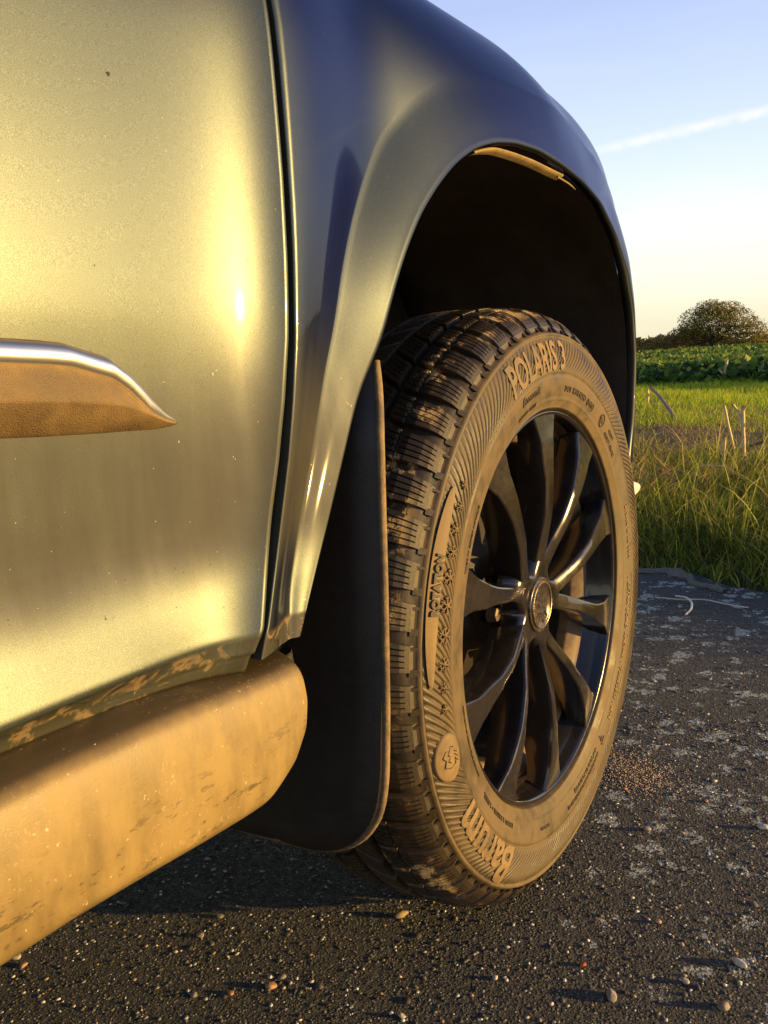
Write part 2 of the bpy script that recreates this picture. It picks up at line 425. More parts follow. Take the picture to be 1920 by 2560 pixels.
def stones(n, xr, yr, rmin, rmax, reject=None):
    x = rng.uniform(*xr, n); y = rng.uniform(*yr, n)
    keep = (.352*x+.936*y) < 1.24
    x, y = x[keep], y[keep]; n = len(x)
    rr = rmin + (rmax-rmin)*rng.random(n)**3.5
    a = rng.uniform(0, 6.28, n); el = rng.uniform(.6, 1.0, (n, 1)); fl = rng.uniform(.18, .38, n)
    P = IV[None]*(1+rng.uniform(-.28, .28, (n, len(IV), 1)))
    X = P[..., 0]*rr[:, None]; Y = P[..., 1]*rr[:, None]*el; Z = P[..., 2]*(rr*fl)[:, None]
    ca, sa = np.cos(a)[:, None], np.sin(a)[:, None]
    W = np.stack([X*ca-Y*sa + x[:, None], X*sa+Y*ca + y[:, None], Z + (rr*.02)[:, None]], -1)
    pal = np.array([(.045, .043, .040), (.06, .058, .055), (.10, .097, .09), (.17, .165, .15), (.34, .33, .30), (.26, .18, .11), (.52, .50, .46), (.03, .03, .035)])
    pr = np.array([.24, .20, .16, .12, .10, .04, .06, .08]); pr /= pr.sum()
    c = pal[rng.choice(len(pal), n, p=pr)]*rng.uniform(.8, 1.15, (n, 1))
    return W.reshape(-1, 3), (IF[None]+np.arange(n)[:, None, None]*len(IV)).reshape(-1, 3), np.repeat(c, len(IV), 0)
a = stones(30000, (-.60, .45), (-.55, .55), .0007, .0032)
b = stones(9000, (-.9, 1.3), (.4, 1.6), .0012, .0050)
c_ = stones(5000, (-1.2, 1.8), (-1.6, 1.9), .0015, .0055)
VV = np.concatenate([a[0], b[0], c_[0]]); o1, o2 = len(a[0]), len(a[0])+len(b[0])
FF = np.concatenate([a[1], b[1]+o1, c_[1]+o2]); CC = np.concatenate([a[2], b[2], c_[2]])
npmesh('asphalt_aggregate', VV, FF, grit_m, colr=CC, kind='stuff', label='small light and dark stones bedded in the worn asphalt', cat='gravel')
# sandy crumbs beside the tyre
n = 4500
x = rng.normal(-.005, .042, n); y = .285 + rng.normal(0, .030, n) - .35*(x+.01)
rr = .0004+.0015*rng.random(n)**4
P_ = IV[None]*(1+rng.uniform(-.3, .3, (n, len(IV), 1)))*rr[:, None, None]*np.array([1, 1, .3])
W = P_ + np.stack([x, y, rr*.2+.002*np.exp(-((x+.01)/.04)**2-((y-.285)/.035)**2)*rng.random(n)], -1)[:, None]
cc = np.repeat(np.array([(.30, .235, .175)])*rng.uniform(.5, 1.5, (n, 1)), len(IV), 0)
npmesh('sand_patch', W.reshape(-1, 3), (IF[None]+np.arange(n)[:, None, None]*len(IV)).reshape(-1, 3), grit_m, colr=cc, kind='stuff', label='small heap of brown sandy crumbs on the asphalt beside the tyre', cat='sand')

# ================================================================== CAR
car = empty('parked_car', (-.85, -1.2, 0), label='grey blue metallic car parked on asphalt, dusty front corner with black alloy wheel', cat='car')
def P_(y): return 0 if y < 0 else -.25*y*y - (1.2*(y-.3)**2 if y > .3 else 0)
def Vsh(z):
    if z < .775: return 0.
    if z < .965: return -14.9*(z-.775)**3
    return -14.9*.19**3 - 1.614*(z-.965) - 12*(z-.965)**2
GAPZ = [.400, .4359, .4533, .4718, .5044, .5493, .5854, .6217, .6696, .7166, .7623, .8178, .88, .95, 1.02]
GAPY = [-.530, -.5244, -.5158, -.5099, -.4997, -.4856, -.4768, -.4703, -.4659, -.4632, -.4620, -.4607, -.460, -.4605, -.462]
def gap_y(z): return interp(GAPZ, GAPY, z)
def base(y, z):
    dg = max(0, y-gap_y(z))/.19
    b = .0330 - .0290*sm(-.08, .95, dg) - .015*sm(.0, .17, y)
    b -= .14*(z-.615)**2*(1 if z > .615 else 0)*(1-sm(-.42, -.15, y))
    return b + P_(y) + Vsh(z + .004*sm(-.30, .06, y) + .02*sm(.22, .5, y))
LIP = [(.024, -.4750, .4338), (.024, -.4735, .4365), (.024, -.4482, .4807), (.024, -.4238, .5252), (.024, -.3916, .5847), (.024, -.3557, .6235), (.024, -.3357, .659), (.024, -.3158, .6878), (.023, -.291, .715), (.022, -.2600, .740), (.021, -.2275, .7613), (.02, -.1891, .7789), (.02, -.1507, .7897), (.02, -.1043, .7966), (.02, -.0476, .7985), (.02, .012, .7935), (.0183, .078, .785), (.0139, .145, .7715), (.0091, .21, .7425), (.0033, .265, .7028), (-.0017, .31, .652), (-.0065, .335, .5901), (-.0082, .333, .5341), (-.0054, .318, .505), (-.0042, .295, .4524), (-.004, .285, .41)]
CR = [(-.4845, .4342), (-.4835, .4369), (-.4759, .4686), (-.4602, .5084), (-.4415, .5491), (-.4188, .6011), (-.3973, .6373), (-.3824, .6697), (-.3609, .7042), (-.3393, .7331), (-.3089, .7696), (-.2640, .8030), (-.2200, .8270), (-.1690, .8450), (-.1244, .8550), (-.0800, .8590), (-.035, .8600), (.04, .860), (.12, .852), (.19, .832), (.255, .795), (.31, .74), (.345, .67), (.365, .60), (.368, .53), (.362, .47), (.358, .41)]
def resample(pts, n):
    pts = np.array(pts, float); d = np.r_[0, np.cumsum(np.linalg.norm(np.diff(pts, axis=0), axis=1))]
    t = np.linspace(0, d[-1], n)
    q = np.stack([np.interp(t, d, pts[:, k]) for k in range(pts.shape[1])], 1)
    for _ in range(3): q[1:-1] = (q[:-2]+2*q[1:-1]+q[2:])/4
    return q
NU = 150
lipc, crc = resample(LIP, NU), resample(CR, NU)
# outer border of the fender: up the door gap, over the top, down the front
ob = [(gap_y(z), z) for z in np.linspace(.4368, 1.0, 40)]
ob += [(y, 1.0) for y in np.linspace(-.45, .55, 40)] + [(.60+.06*(1-z), z) for z in np.linspace(.99, .42, 30)]
ob = np.array(ob)
# match border to arch angle so that the grid stays regular
cy, cz = -.02, .50
def angs(p): return np.unwrap(np.arctan2(p[:, 1]-cz, p[:, 0]-cy))
obd = np.r_[0, np.cumsum(np.linalg.norm(np.diff(ob, axis=0), axis=1))]
aob, acr = angs(ob), angs(crc)
acr_n = (acr-acr[0])/(acr[-1]-acr[0]); aob_n = (aob-aob[0])/(aob[-1]-aob[0])
obm = np.stack([np.interp(acr_n, aob_n, ob[:, 0]), np.interp(acr_n, aob_n, ob[:, 1])], 1)
# rear part: the border must stay at the same height as the crease
for i in range(NU):
    zc = crc[i, 1]
    k = sm(.78, .68, zc) if crc[i, 0] < -.2 else 0
    obm[i] = obm[i]*(1-k) + np.array((gap_y(zc), zc))*k
def trough(i): # depth of the hollow at the crease
    z = crc[i, 1]; y = crc[i, 0]
    return .0085*sm(.40, .47, z)*sm(-.20, -.40, y) + .001
V = []; NB, NO = 9, 22
for i in range(NU):
    L, Cc = lipc[i], crc[i]
    wt = sm(-.34, -.20, Cc[0])*(1-sm(.08, .30, Cc[0]))
    bump_ = .011*sm(-.36, .02, Cc[0]) + .009*sm(.0, .30, Cc[0])
    Xc = base(Cc[0], Cc[1]) - trough(i) + bump_
    # rolled inner flange first
    rad_ = np.array((L[1]+.02, L[2]-.52)); rad_ /= np.linalg.norm(rad_)
    V.append((L[0]-.011, L[1]+rad_[0]*.003, L[2]+rad_[1]*.003))
    V.append((L[0]-.006, L[1], L[2])); V.append((L[0]-.002, L[1], L[2])); V.append((L[0], L[1]+rad_[0]*.0018, L[2]+rad_[1]*.0018))
    for j in range(1, NB+1):
        t = j/NB
        y = L[1]+(Cc[0]-L[1])*t; z = L[2]+(Cc[1]-L[2])*t
        xb = L[0] + (Xc-L[0])*(t**1.05) + (.0010+.0060*sm(.17, .28, L[1]))*math.sin(math.pi*min(1, t*1.15))
        V.append((xb, y, z))
    for j in range(1, NO+1):
        t = (j/NO)**1.3
        y = Cc[0]+(obm[i, 0]-Cc[0])*t; z = Cc[1]+(obm[i, 1]-Cc[1])*t
        d = math.hypot(y-Cc[0], z-Cc[1])
        dg = max(0, y-gap_y(z))
        fall = math.exp(-(d/.042)**1.5)
        fall *= sm(-.002, .03, dg) if Cc[1] < .7 and Cc[0] < 0 else 1
        # hollow waist that leads up the panel behind the flare
        waist = .006*math.exp(-((y+.32)/.07)**2)*sm(.60, .76, z)*(1-sm(.84, .96, z))
        V.append((base(y, z) - trough(i)*fall - waist*(1-fall)*.6*sm(0, .05, dg) + bump_*math.exp(-d/.035), y, z))
nv = 4+NB+NO
# close the edge at the border with a returned flange
V2 = []
for i in range(NU):
    row = V[i*nv:(i+1)*nv]; e = row[-1]
    back = (e[0]-.018, e[1]+.0015*(1 if e[1] < 0 and e[2] < .99 else 0), e[2])
    V2 += row + [(e[0]-.001, e[1], e[2]), back]
nv += 2
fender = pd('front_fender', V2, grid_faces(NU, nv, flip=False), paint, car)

# --- door
_sz = np.arange(.40, .80, .0005)
_sx = np.interp(_sz, [.420, .430, .4385, .443, .4465, .4500, .4540, .460, .468, .478, .492, .515, .560, .64], [-.012, -.006, -.003, -.0005, .0022, .0052, .0054, .0040, .0018, -.0006, -.0038, -.0080, -.0062, 0])
def _gs(a, w):
    k = np.exp(-.5*(np.arange(-4*w, 4*w+1)/w)**2); k /= k.sum(); return np.convolve(np.pad(a, 4*w, 'edge'), k, 'valid')
_s1, _s2 = _gs(_sx, 2), _gs(_sx, 13)
_w = np.clip((_sz-.452)/.012, 0, 1); _sx = _s1*(1-_w)+_s2*_w
def swell(y, z):
    A_ = .35+.65*sm(-.52, -.62, y)
    return float(np.interp(z, _sz, _sx))*(A_ if z > .4385 else 1)
def door_x(y, z, dg):
    crest = .0195*math.exp(-max(0, dg)/.027)
    return .012 + swell(y, z) + crest + Vsh(z) - .14*(z-.615)**2*(1 if z > .615 else 0)
def door_bot(d): return .4275 + .0105*(1-math.exp(-d/.10))
zf = np.concatenate([np.linspace(0, .12, 60), np.linspace(.125, 1.0, 70)])
dgs = np.concatenate([[0.0, .0008], np.linspace(.003, .10, 30), np.linspace(.11, 1.10, 50)])
V = []
for k, q in enumerate(zf):
    for d_ in dgs:
        zb = door_bot(d_); z = zb + (1.0-zb)*q
        g = gap_y(z)-.0034-d_
        V.append((door_x(g, z, d_) - (.0018 if d_ == 0 else 0), g, z))
nvd = len(dgs)
low = V[:nvd]
V = [(p[0]-.03, p[1], p[2]+.004) for p in low] + [(p[0]-.003, p[1], p[2]-.0012) for p in low] + V
nrow = len(zf)+2
F = grid_faces(nrow, nvd, flip=True)
o_ = len(V); V += [(V[i*nvd][0]-.02, V[i*nvd][1]+.0004, V[i*nvd][2]) for i in range(nrow)]
F += [(i*nvd, (i+1)*nvd, o_+i+1, o_+i) for i in range(nrow-1)]
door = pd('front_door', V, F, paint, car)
# door body behind the skin keeps the gap dark
V = []
for z in np.linspace(.36, 1.0, 30):
    V += [(-.004+Vsh(z), gap_y(z)-.03, z), (-.004+Vsh(z), gap_y(z)+.012, z)]
pd('door_seal', V, grid_faces(30, 2), blackgap, car)
# --- moulding on the door
mo_y = [-1.50, -.90, -.70, -.667, -.640, -.628, -.603, -.592, -.583, -.574, -.565, -.558, -.551]
mo_t = [.631, .629, .6270, .6262, .6245, .6232, .6165, .6100, .6030, .5950, .5875, .5830, .5785]
mo_b = [.588, .585, .5815, .5805, .5787, .5781, .5768, .5763, .5758, .5753, .5751, .5755, .5770]
ysm = np.concatenate([np.linspace(-1.5, -.70, 10), np.linspace(-.69, -.551, 60)])
Vm, Vc = [], []
for y in ysm:
    t_, b_ = interp(mo_y, mo_t, y), interp(mo_y, mo_b, y)
    h = t_-b_; x0 = door_x(y, (t_+b_)/2, 1)-.002
    k = min(1, h/.045)**.6
    ct = t_-.0022; cb = t_-min(.0125, h*.55)   # chrome band
    # when the outline dives the band follows the slope
    prof = [(x0, t_), (x0+.009*k, t_-.0008), (x0+.0125*k, ct), (x0+.0135*k, cb), (x0+.0150*k, cb-.002*k), (x0+.0190*k, b_+h*.38), (x0+.0182*k, b_+h*.34), (x0+.0040*k, b_+h*.04), (x0+.001*k, b_+.0003), (x0, b_)]
    Vm += [(px, y, pz) for px, pz in prof]
    Vc += [(x0+.0090*k, y, ct+.0008), (x0+.0125*k, y, ct+.0002), (x0+.0176*k, y, (ct+cb)/2+.001), (x0+.0168*k, y, cb+.0006), (x0+.012*k, y, cb-.0006)]
Fm = grid_faces(len(ysm), 10, flip=True); Fm.append(tuple(range((len(ysm)-1)*10, len(ysm)*10)))
mould = pd('door_moulding', Vm, Fm, trimplastic, car)
Fc = grid_faces(len(ysm), 5, flip=True); Fc.append(tuple(range((len(ysm)-1)*5, len(ysm)*5)))
pd('chrome_strip', Vc, Fc, chrome, mould)

# --- sill cladding with its rounded front end
sprof = [(.440, -.040), (.4375, -.020), (.4360, .000), (.4345, .012), (.4325, .0220), (.4290, .0300), (.4240, .0345), (.4160, .0368), (.404, .0385), (.390, .0390), (.376, .0382), (.364, .0365), (.356, .0345), (.352, .0315), (.350, .026), (.348, .010), (.343, -.03), (.336, -.12)]
def sill_end(z): return interp([.325, .335, .343, .3491, .353, .3705, .388, .4047, .418, .4314, .436, .440], [-.62, -.60, -.580, -.561, -.527, -.504, -.493, -.489, -.489, -.491, -.505, -.53], z)
V = []; ds = np.concatenate([[0, .0004, .0012, .0025, .004, .006, .009, .013, .018, .024, .032, .042], np.linspace(.06, 1.05, 24)])
sz_ = np.interp(np.linspace(0, 17, 70), range(18), [p[0] for p in sprof]); sx_ = np.interp(np.linspace(0, 17, 70), range(18), [p[1] for p in sprof])
sx_[1:-1] = _gs(sx_, 1)[1:-1]; sz_[1:-1] = _gs(sz_, 1)[1:-1]
for (z, x) in zip(sz_, sx_):
    for d_ in ds:
        V.append((x-.022*(1-min(1, d_/.017))**2.2, sill_end(z) + .012 - d_, z-.008*(1-sm(0, .17, d_))))
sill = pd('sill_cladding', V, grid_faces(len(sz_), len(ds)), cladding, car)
pts = []
for z in np.linspace(.427, .332, 44):
    pts.append((.002-.03*sm(.355, .335, z), sill_end(z)+.018+.006*sm(.42, .37, z), z-.008))
v, q = tube(pts, .0085, 10)
pd('sill_seal', v, q, blackgap, car)

# --- mud flap
fo = [(.030, .545), (.0265, .440), (.0225, .350), (.018, .290), (.0125, .262), (.002, .244), (-.0125, .230), (-.030, .2195), (-.058, .2135), (-.097, .2115), (-.140, .209), (-.20, .2075)]
fo = [(.0300, .606), (.0315, .590), (.0310, .570)] + fo
foc = resample(fo, 70)
V = []
for k, (x, z) in enumerate(foc):
    # inner partner point
    xi, zi = (-.22, max(z, .23)) if z > .30 else (-.22+.0*x, .30)
    zi = .62 if k == 0 else .606-(.606-.30)*min(1, k/45)
    for tq in np.linspace(0, 1, 10):
        xx = x+(xi-x)*tq; zz = z+(zi-z)*tq
        bow = -.004*math.sin(math.pi*min(1, tq*1.4)) - .018*sm(.34, .21, zz)*0
        V.append((xx, -.383 + bow + .05*sm(.46, .60, zz)*1.0 - .0, zz))
def fy(z): return -.383 + .022*sm(.545, .61, z)
V = [(x-.653*(fy(z)+.383), fy(z) - .003*math.sin(math.pi*min(1, max(0, (.03-x)/.12))), z) for (x, _, z) in V]
v1 = V; v2 = [(x, y+.007, z) for (x, y, z) in V]
nf = len(V); F = grid_faces(70, 10, flip=True) + [tuple(i+nf for i in q[::-1]) for q in grid_faces(70, 10, flip=True)]
for i in range(69): F.append((i*10, (i+1)*10, nf+(i+1)*10, nf+i*10))
flap = pd('mud_flap', v1+v2, F, flapmat, car)
v, q = tube([(x+.0008, fy(z)+.003, z) for x, z in [(x-.653*(fy(z)+.383), z) for x, z in foc]], [.0030*min(1, (70-k)/14)+.0003 for k in range(70)], 10)
flapedge = make_dusty('flap_edge_rubber', (.05, .04, .03), (.26, .18, .09), .7, .6, blot_scale=30, bump=.3)
pd('edge_bead', v, q, flapedge, flap)

me_ = None
bits = []
for (y, z, r_) in ((-.577, .7545, .0013), (-.545, .705, .0005), (-.60, .66, .0005)):
    bm = bmesh.new(); bmesh.ops.create_icosphere(bm, subdivisions=1, radius=r_)
    for v_ in bm.verts: v_.co = Vector((v_.co.x*.5+door_x(y, z, gap_y(z)-y), v_.co.y*(1+.4*math.sin(v_.co.z*3000))+y, v_.co.z+z))
    m_ = bpy.data.meshes.new('dirt_speck'); bm.to_mesh(m_); bm.free(); link('dirt_speck', m_, blackgap, door, smooth=False)
# --- wheel arch liner
V = []; nl = 64
Lz = resample([(p[1], p[2]) for p in LIP], nl)
for i in range(nl):
    y, z = Lz[i]; rd = np.array((y+.02, z-.45)); rd /= np.linalg.norm(rd)
    for k, xx in enumerate(np.linspace(.010, -.34, 12)):
        o_ = .0035 + .020*sm(0, .2, k/11) + .003*math.sin(k*2.1+i*.5)
        V.append((xx + min(0, P_(y)), y+rd[0]*o_, z+rd[1]*o_))
F = grid_faces(nl, 12, flip=True)
o_ = len(V)
V2 = list(V) + [(-.335, 0.0, .42)]
for i in range(nl-1): F.append((i*12+11, (i+1)*12+11, o_))
pd('wheel_liner', V2, F, liner, car)
# seal strip hanging loose under the top of the arch
pts = [(0.012, -0.1777, 0.7807), (0.012, -0.1619, 0.7852), (0.012, -0.1356, 0.7912), (0.012, -0.094, 0.7929), (0.012, -0.0518, 0.7932), (0.012, -0.0113, 0.7916), (0.012, 0.029, 0.7902)]
V = []
for (x, y, z) in resample(pts, 40):
    h = .0005+.0022*sm(-.19, -.13, y)
    V += [(x-.002, y, z+.0004), (x+.0008, y, z-.0003), (x+.0008, y, z-.0018), (x-.003, y, z-.0022-h*.5), (x-.008, y, z-.0022-h)]
v, q = tube([(0.012, 0.0131, 0.7856), (0.012, 0.0231, 0.7849), (0.012, 0.0321, 0.7841), (0.012, 0.0436, 0.7832), (0.012, 0.0552, 0.7814), (0.012, 0.0647, 0.7793)], [.0013, .0012, .0011, .001, .0009, .0005], 6)
v3, q3 = join([(V, grid_faces(40, 5, flip=True)), (v, q)])
pd('loose_seal_strip', v3, q3, sealm, car)

# --- rest of the body
bump_prof = [(.46, .0), (.42, .004), (.36, .002), (.30, -.008), (.25, -.03), (.22, -.08)]
V = []
ysb = np.concatenate([np.linspace(.288, .62, 30), np.linspace(.64, .86, 12)])
for y in ysb:
    for z, dx in bump_prof:
        x = P_(min(y, .62))-.004+dx - (max(0, y-.62)**1.3)*4
        if y < .30: x -= .02
        V.append((x-.016, y - .0*z, z))
pd('front_bumper', V, grid_faces(len(ysb), len(bump_prof), flip=True), paint, car)
bm = bmesh.new(); bmesh.ops.create_icosphere(bm, subdivisions=3, radius=1)
for v_ in bm.verts: v_.co = Vector((v_.co.x*.014-.0465, v_.co.y*.05+.42, v_.co.z*.0135*(1-.35*v_.co.y)+.392))
me = bpy.data.meshes.new('bumper_lip'); bm.to_mesh(me); bm.free()
link('bumper_lip', me, Mat('pale_bumper_trim', (.62, .56, .46), .4).m, car)
# bonnet, bulkhead blocks and underbody
V = []
for y in np.linspace(-.44, .56, 24):
    for k, xx in enumerate(np.linspace(0, 1, 14)):
        x0 = base(min(y, .55), 1.0) - max(0, y-.55)*.8
        V.append((x0-.004-(1.62-2*abs(x0))*xx, y, 1.0+.055*math.sin(math.pi*xx)**.6 - .10*sm(.2, .85, y)*sm(.0, .4, y) - .03*max(0, y)))
pd('bonnet', V, grid_faces(24, 14, flip=True), paint, car)
parts = [box(-1.60, -.075, -1.60, -.50, .32, .93), box(-1.60, -.36, -.50, .43, .25, .90), box(-1.50, -.22, .43, .66, .27, .72)]
v, q = join(parts); pd('underbody', v, q, under, car, smooth=False)
V = []
for y in (-1.6, -.55):
    for z, x in ((1.0, -.235), (1.25, -.30), (1.45, -.40)): V.append((x, y-(z-1)*.75*(1 if y > -1 else 0), z))
pd('side_window', V, [(0, 3, 4, 1), (1, 4, 5, 2)], glass, car, smooth=False)

# ================================================================== WHEEL
wheel = empty('front_wheel', (-.0885, 0, HZ), parent=car)
SWX = [(.2195, -.006), (.2225, .000), (.226, .0045), (.235, .0085), (.246, .0108), (.258, .012), (.268, .0125), (.278, .0118), (.288, .0090), (.295, .0060), (.2985, .0040)]
def Sx(Rr): return float(np.interp(Rr, [a for a, b in SWX], [b for a, b in SWX]))
prof = [(-.012, .2185)] + [(x, Rr) for Rr, x in SWX[:4]]
# fine concentric rim protector rings
prof = [(-.012, .2180), (-.004, .2195), (.001, .2212), (.0038, .2222), (.0026, .2232), (.0052, .2242), (.0042, .2254), (.0066, .2266), (.0058, .2280), (.0078, .2292)]
prof += [(Sx(Rr), Rr) for Rr in np.linspace(.232, .2568, 8)] + [(Sx(.258)-.0008, .2574), (Sx(.258)-.0008, .2582)]
prof += [(Sx(Rr), Rr) for Rr in np.linspace(.259, .2965, 14)]
prof += [(.0046, .2975), (.0062, .2990), (.0060, .3008), (.0030, .3022), (.0008, .3032)]
prof += [(-.003, .3095), (-.010, .3155), (-.022, .3205), (-.040, .3235), (-.0885, .3260)]
mirror = [(-.177-x, Rr) for x, Rr in reversed(prof[:-1])]
v, q = lathe(prof+mirror, 224)
tyre = pd('tyre', v, q, sidewall, wheel)
tyre.data.materials.append(treadm)
for p_ in tyre.data.polygons:
    if math.hypot(p_.center[1], p_.center[2]-HZ) > .3030: p_.material_index = 1
# ribbed band: real slanted ribs
NR = 220; per = 6
V = []; Rs = np.linspace(.2592, .2962, 12)
for i in range(NR*per):
    ph = (i % per)
    hgt = [.0000, .0012, .0013, .0010, -.0006, -.0014][ph]
    for k, Rr in enumerate(Rs):
        fr = (Rr-Rs[0])/(Rs[-1]-Rs[0])
        a = 2*math.pi*i/(NR*per) + R_(-11)*fr + R_(3)*fr*fr
        h = hgt*math.sin(math.pi*min(1, max(0, fr)))**.35 if 0 < fr < 1 else 0
        V.append((Sx(Rr)+h+.0002, Rr*math.cos(a), HZ+Rr*math.sin(a)))
pd('ribbed_band', V, grid_faces(NR*per, 12, True), make_dusty('rib_rubber', (.009, .007, .005), (.100, .068, .032), .40, .5, blot_scale=10, bump=.15), wheel)

# outer tread curve
OT = np.array([(-.0885, .333), (-.06, .3325), (-.04, .3305), (-.025, .3275), (-.013, .3222), (-.005, .3155), (-.0005, .309), (.0015, .3040)])
otl = np.r_[0, np.cumsum(np.linalg.norm(np.diff(OT, axis=0), axis=1))]
def ot(t):
    s_ = abs(t); x = np.interp(s_, otl, OT[:, 0]); Rr = np.interp(s_, otl, OT[:, 1])
    x2 = np.interp(s_+.004, otl, OT[:, 0]); R2 = np.interp(s_+.004, otl, OT[:, 1])
    x1 = np.interp(max(0, s_-.004), otl, OT[:, 0]); R1 = np.interp(max(0, s_-.004), otl, OT[:, 1])
    tx, tr = x2-x1, R2-R1; l = math.hypot(tx, tr) or 1
    nx, nr = -tr/l, tx/l
    if t < 0: x = -.177-x; nx = -nx
    return x, Rr, nx, nr
def shift(t):
    q = abs(t); return -(2.2*(1-q/.1)) - 4.2*max(0, 1-q/.062)**2
def block_mesh(name, t0, t1, hw, sip, zig=0, nt=9, taper=0, dots=False):
    """curved block with cut sipes; hw = half length in degrees"""
    depth = .0075; sd_ = .003
    edges = np.linspace(-1, 1, sip+2); cols_ = [(-1.08, depth), (-1, .0008), (-.97, 0)]
    g = .055
    for e in edges[1:-1]: cols_ += [(e-g, 0), (e-g*.7, sd_), (e+g*.7, sd_), (e+g, 0)]
    cols_ += [(.97, 0), (1, .0008), (1.08, depth)]
    tt_ = np.linspace(t0, t1, nt); V = []
    rows = [(-1, t0-.0006 if t1 > t0 else t0, depth)] + [(k, t, 0) for k, t in enumerate(tt_)] + [(-2, t1+.0006, depth*.8)]
    for (k, t, dd) in rows:
        x, Rr, nx, nr = ot(t)
        h = hw*(1-taper*sm(0, 1, (t-t0)/(t1-t0)))
        endk = k in (0, nt-1)
        for (e, dp) in cols_:
            zg = zig*(1 if k % 2 else -1)*(1-abs(e))
            dp_ = dp
            if dp == sd_ and (k <= 0 or k >= nt-1): dp_ = 0 if (k == nt-1 or k == 0) else dp
            if t > .088 and dp == sd_: dp_ = 0
            if dp_ == 0 and endk: dp_ = .0007
            d_ = max(dp_, dd)
            a = R_(180+shift(t)+ (e+zg)*h)
            V.append((x-nx*d_+.0885, (Rr-nr*d_)*math.cos(a), (Rr-nr*d_)*math.sin(a)))
    nc_ = len(cols_)
    me = bpy.data.meshes.new(name); me.from_pydata(V, [], grid_faces(len(rows), nc_, flip=(t1 < 0))); me.update()
    me.materials.append(treadm); return me
shoulder = block_mesh('shoulder_block', .0548, .1005, 2.48, 4, 0, 11, taper=.12)
second = block_mesh('tread_block', .0365, .0536, 2.62, 4, .10, 8)
centre = block_mesh('centre_block', .0030, .0285, 2.60, 4, .10, 9)
NP = 56
def spin(me, name, k, ofs=0, mir=False):
    o = bpy.data.objects.new(name, me); col.objects.link(o); o.parent = wheel
    o.rotation_euler = (R_(360/NP*k+ofs), 0, 0)
    if mir: o.scale = (-1, 1, 1)
    return o
for k in range(NP):
    spin(shoulder, 'shoulder_block', k); spin(second, 'tread_block', k); spin(centre, 'centre_block', k)
    spin(centre, 'centre_block', k, 360/NP/2, True)
bm = bmesh.new()
for k in range(NP):
    for me_ in (shoulder, second):
        t_ = me_.copy(); t_.transform(Matrix.Rotation(R_(360/NP*(k+.5)), 4, 'X') @ Matrix.Scale(-1, 4, (1, 0, 0))); bm.from_mesh(t_); bpy.data.meshes.remove(t_)
bmesh.ops.recalc_face_normals(bm, faces=bm.faces)
me = bpy.data.meshes.new('inner_tread'); bm.to_mesh(me); bm.free(); me.materials.append(treadm)
o = bpy.data.objects.new('inner_tread', me); col.objects.link(o); o.parent = wheel; o['kind'] = 'stuff'
# small ties between shoulder blocks and sidewall ridge
V, F = [], []
for k in range(NP):
    for wdt, x0_, x1_, off_ in ((.55, .0015, .0050, 2.2), (.25, .0010, .0046, -1.6)):
        a0 = 180+360/NP*k+off_; vs = []
        for Rr, xx in ((.3085, -.0020), (.3030, .0036)):
            for aa in (a0-wdt, a0+wdt):
                for dx in (-.003, .0012): vs.append((xx+dx, Rr*math.cos(R_(aa)), HZ+Rr*math.sin(R_(aa))))
        o_ = len(V); V += vs; F += [tuple(i+o_ for i in q) for q in ((1, 3, 7, 5), (0, 1, 5, 4), (2, 6, 7, 3), (0, 2, 3, 1))]
pd('shoulder_ties', V, F, treadm, wheel, smooth=False, kind='stuff')

# --- lettering on the sidewall
def text_mesh(body, size, shear=0, bold=0, space=1.0, ext=.0005):
    cu = bpy.data.curves.new('t', 'FONT'); cu.body = body; cu.size = size; cu.shear = shear; cu.offset = bold; cu.extrude = ext
    cu.space_character = space; cu.align_x = 'CENTER'; cu.resolution_u = 3
    o = bpy.data.objects.new('t', cu); col.objects.link(o)
    dg = bpy.context.evaluated_depsgraph_get(); me = bpy.data.meshes.new_from_object(o.evaluated_get(dg))
    bpy.data.objects.remove(o); bpy.data.curves.remove(cu)
    return me
def on_wall(body, theta, Rc, size, shear=0, bold=0, space=1.0, h=.0012, mat=None, flip=False, sub=.005, name='raised_lettering', parent=None, sx=1.0):
    me = text_mesh(body, size, shear, bold, space, ext=h*.6)
    bm = bmesh.new(); bm.from_mesh(me); bpy.data.meshes.remove(me)
    bmesh.ops.triangulate(bm, faces=bm.faces)
    for _ in range(4):
        le = [e for e in bm.edges if e.calc_length() > sub]
        if not le: break
        bmesh.ops.subdivide_edges(bm, edges=le, cuts=1); bmesh.ops.triangulate(bm, faces=[q for q in bm.faces if len(q.verts) > 3])
    for v_ in bm.verts:
        px, py, pz = v_.co.x*sx, v_.co.y-size*.34, v_.co.z
        if flip: px, py = -px, -py
        Rr = Rc+py; a = R_(theta)-px/Rc
        v_.co = Vector((Sx(Rr)+pz+h*.5, Rr*math.cos(a), HZ+Rr*math.sin(a)))
    me = bpy.data.meshes.new(name); bm.to_mesh(me); bm.free()
    return link(name, me, mat or sidewall, wheel, smooth=False)
rough_letter = make_dusty('worn_lettering', (.05, .034, .018), (.19, .130, .060), .5, .85, blot_scale=14, bump=.12)
on_wall('POLARIS 3', 100.5, .2775, .0430, .10, .0010, 1.0, h=.0017, mat=rough_letter, sub=.004, sx=.74)
on_wall('Barum', -138, .2785, .052, .10, .0012, 1.0, h=.0017, mat=rough_letter, sub=.004, sx=1.02)
dark_letter = make_dusty('dark_lettering', (.02, .016, .012), (.10, .07, .04), .6, .3, blot_scale=30)
on_wall('DOT  M5N 6ZH0  (1416)', 72.5, .2425, .0088, 0, .0002, 1.0, h=.0009, mat=dark_letter)
on_wall('E4', 53.5, .2435, .0085, 0, .0002, h=.0009, mat=dark_letter)
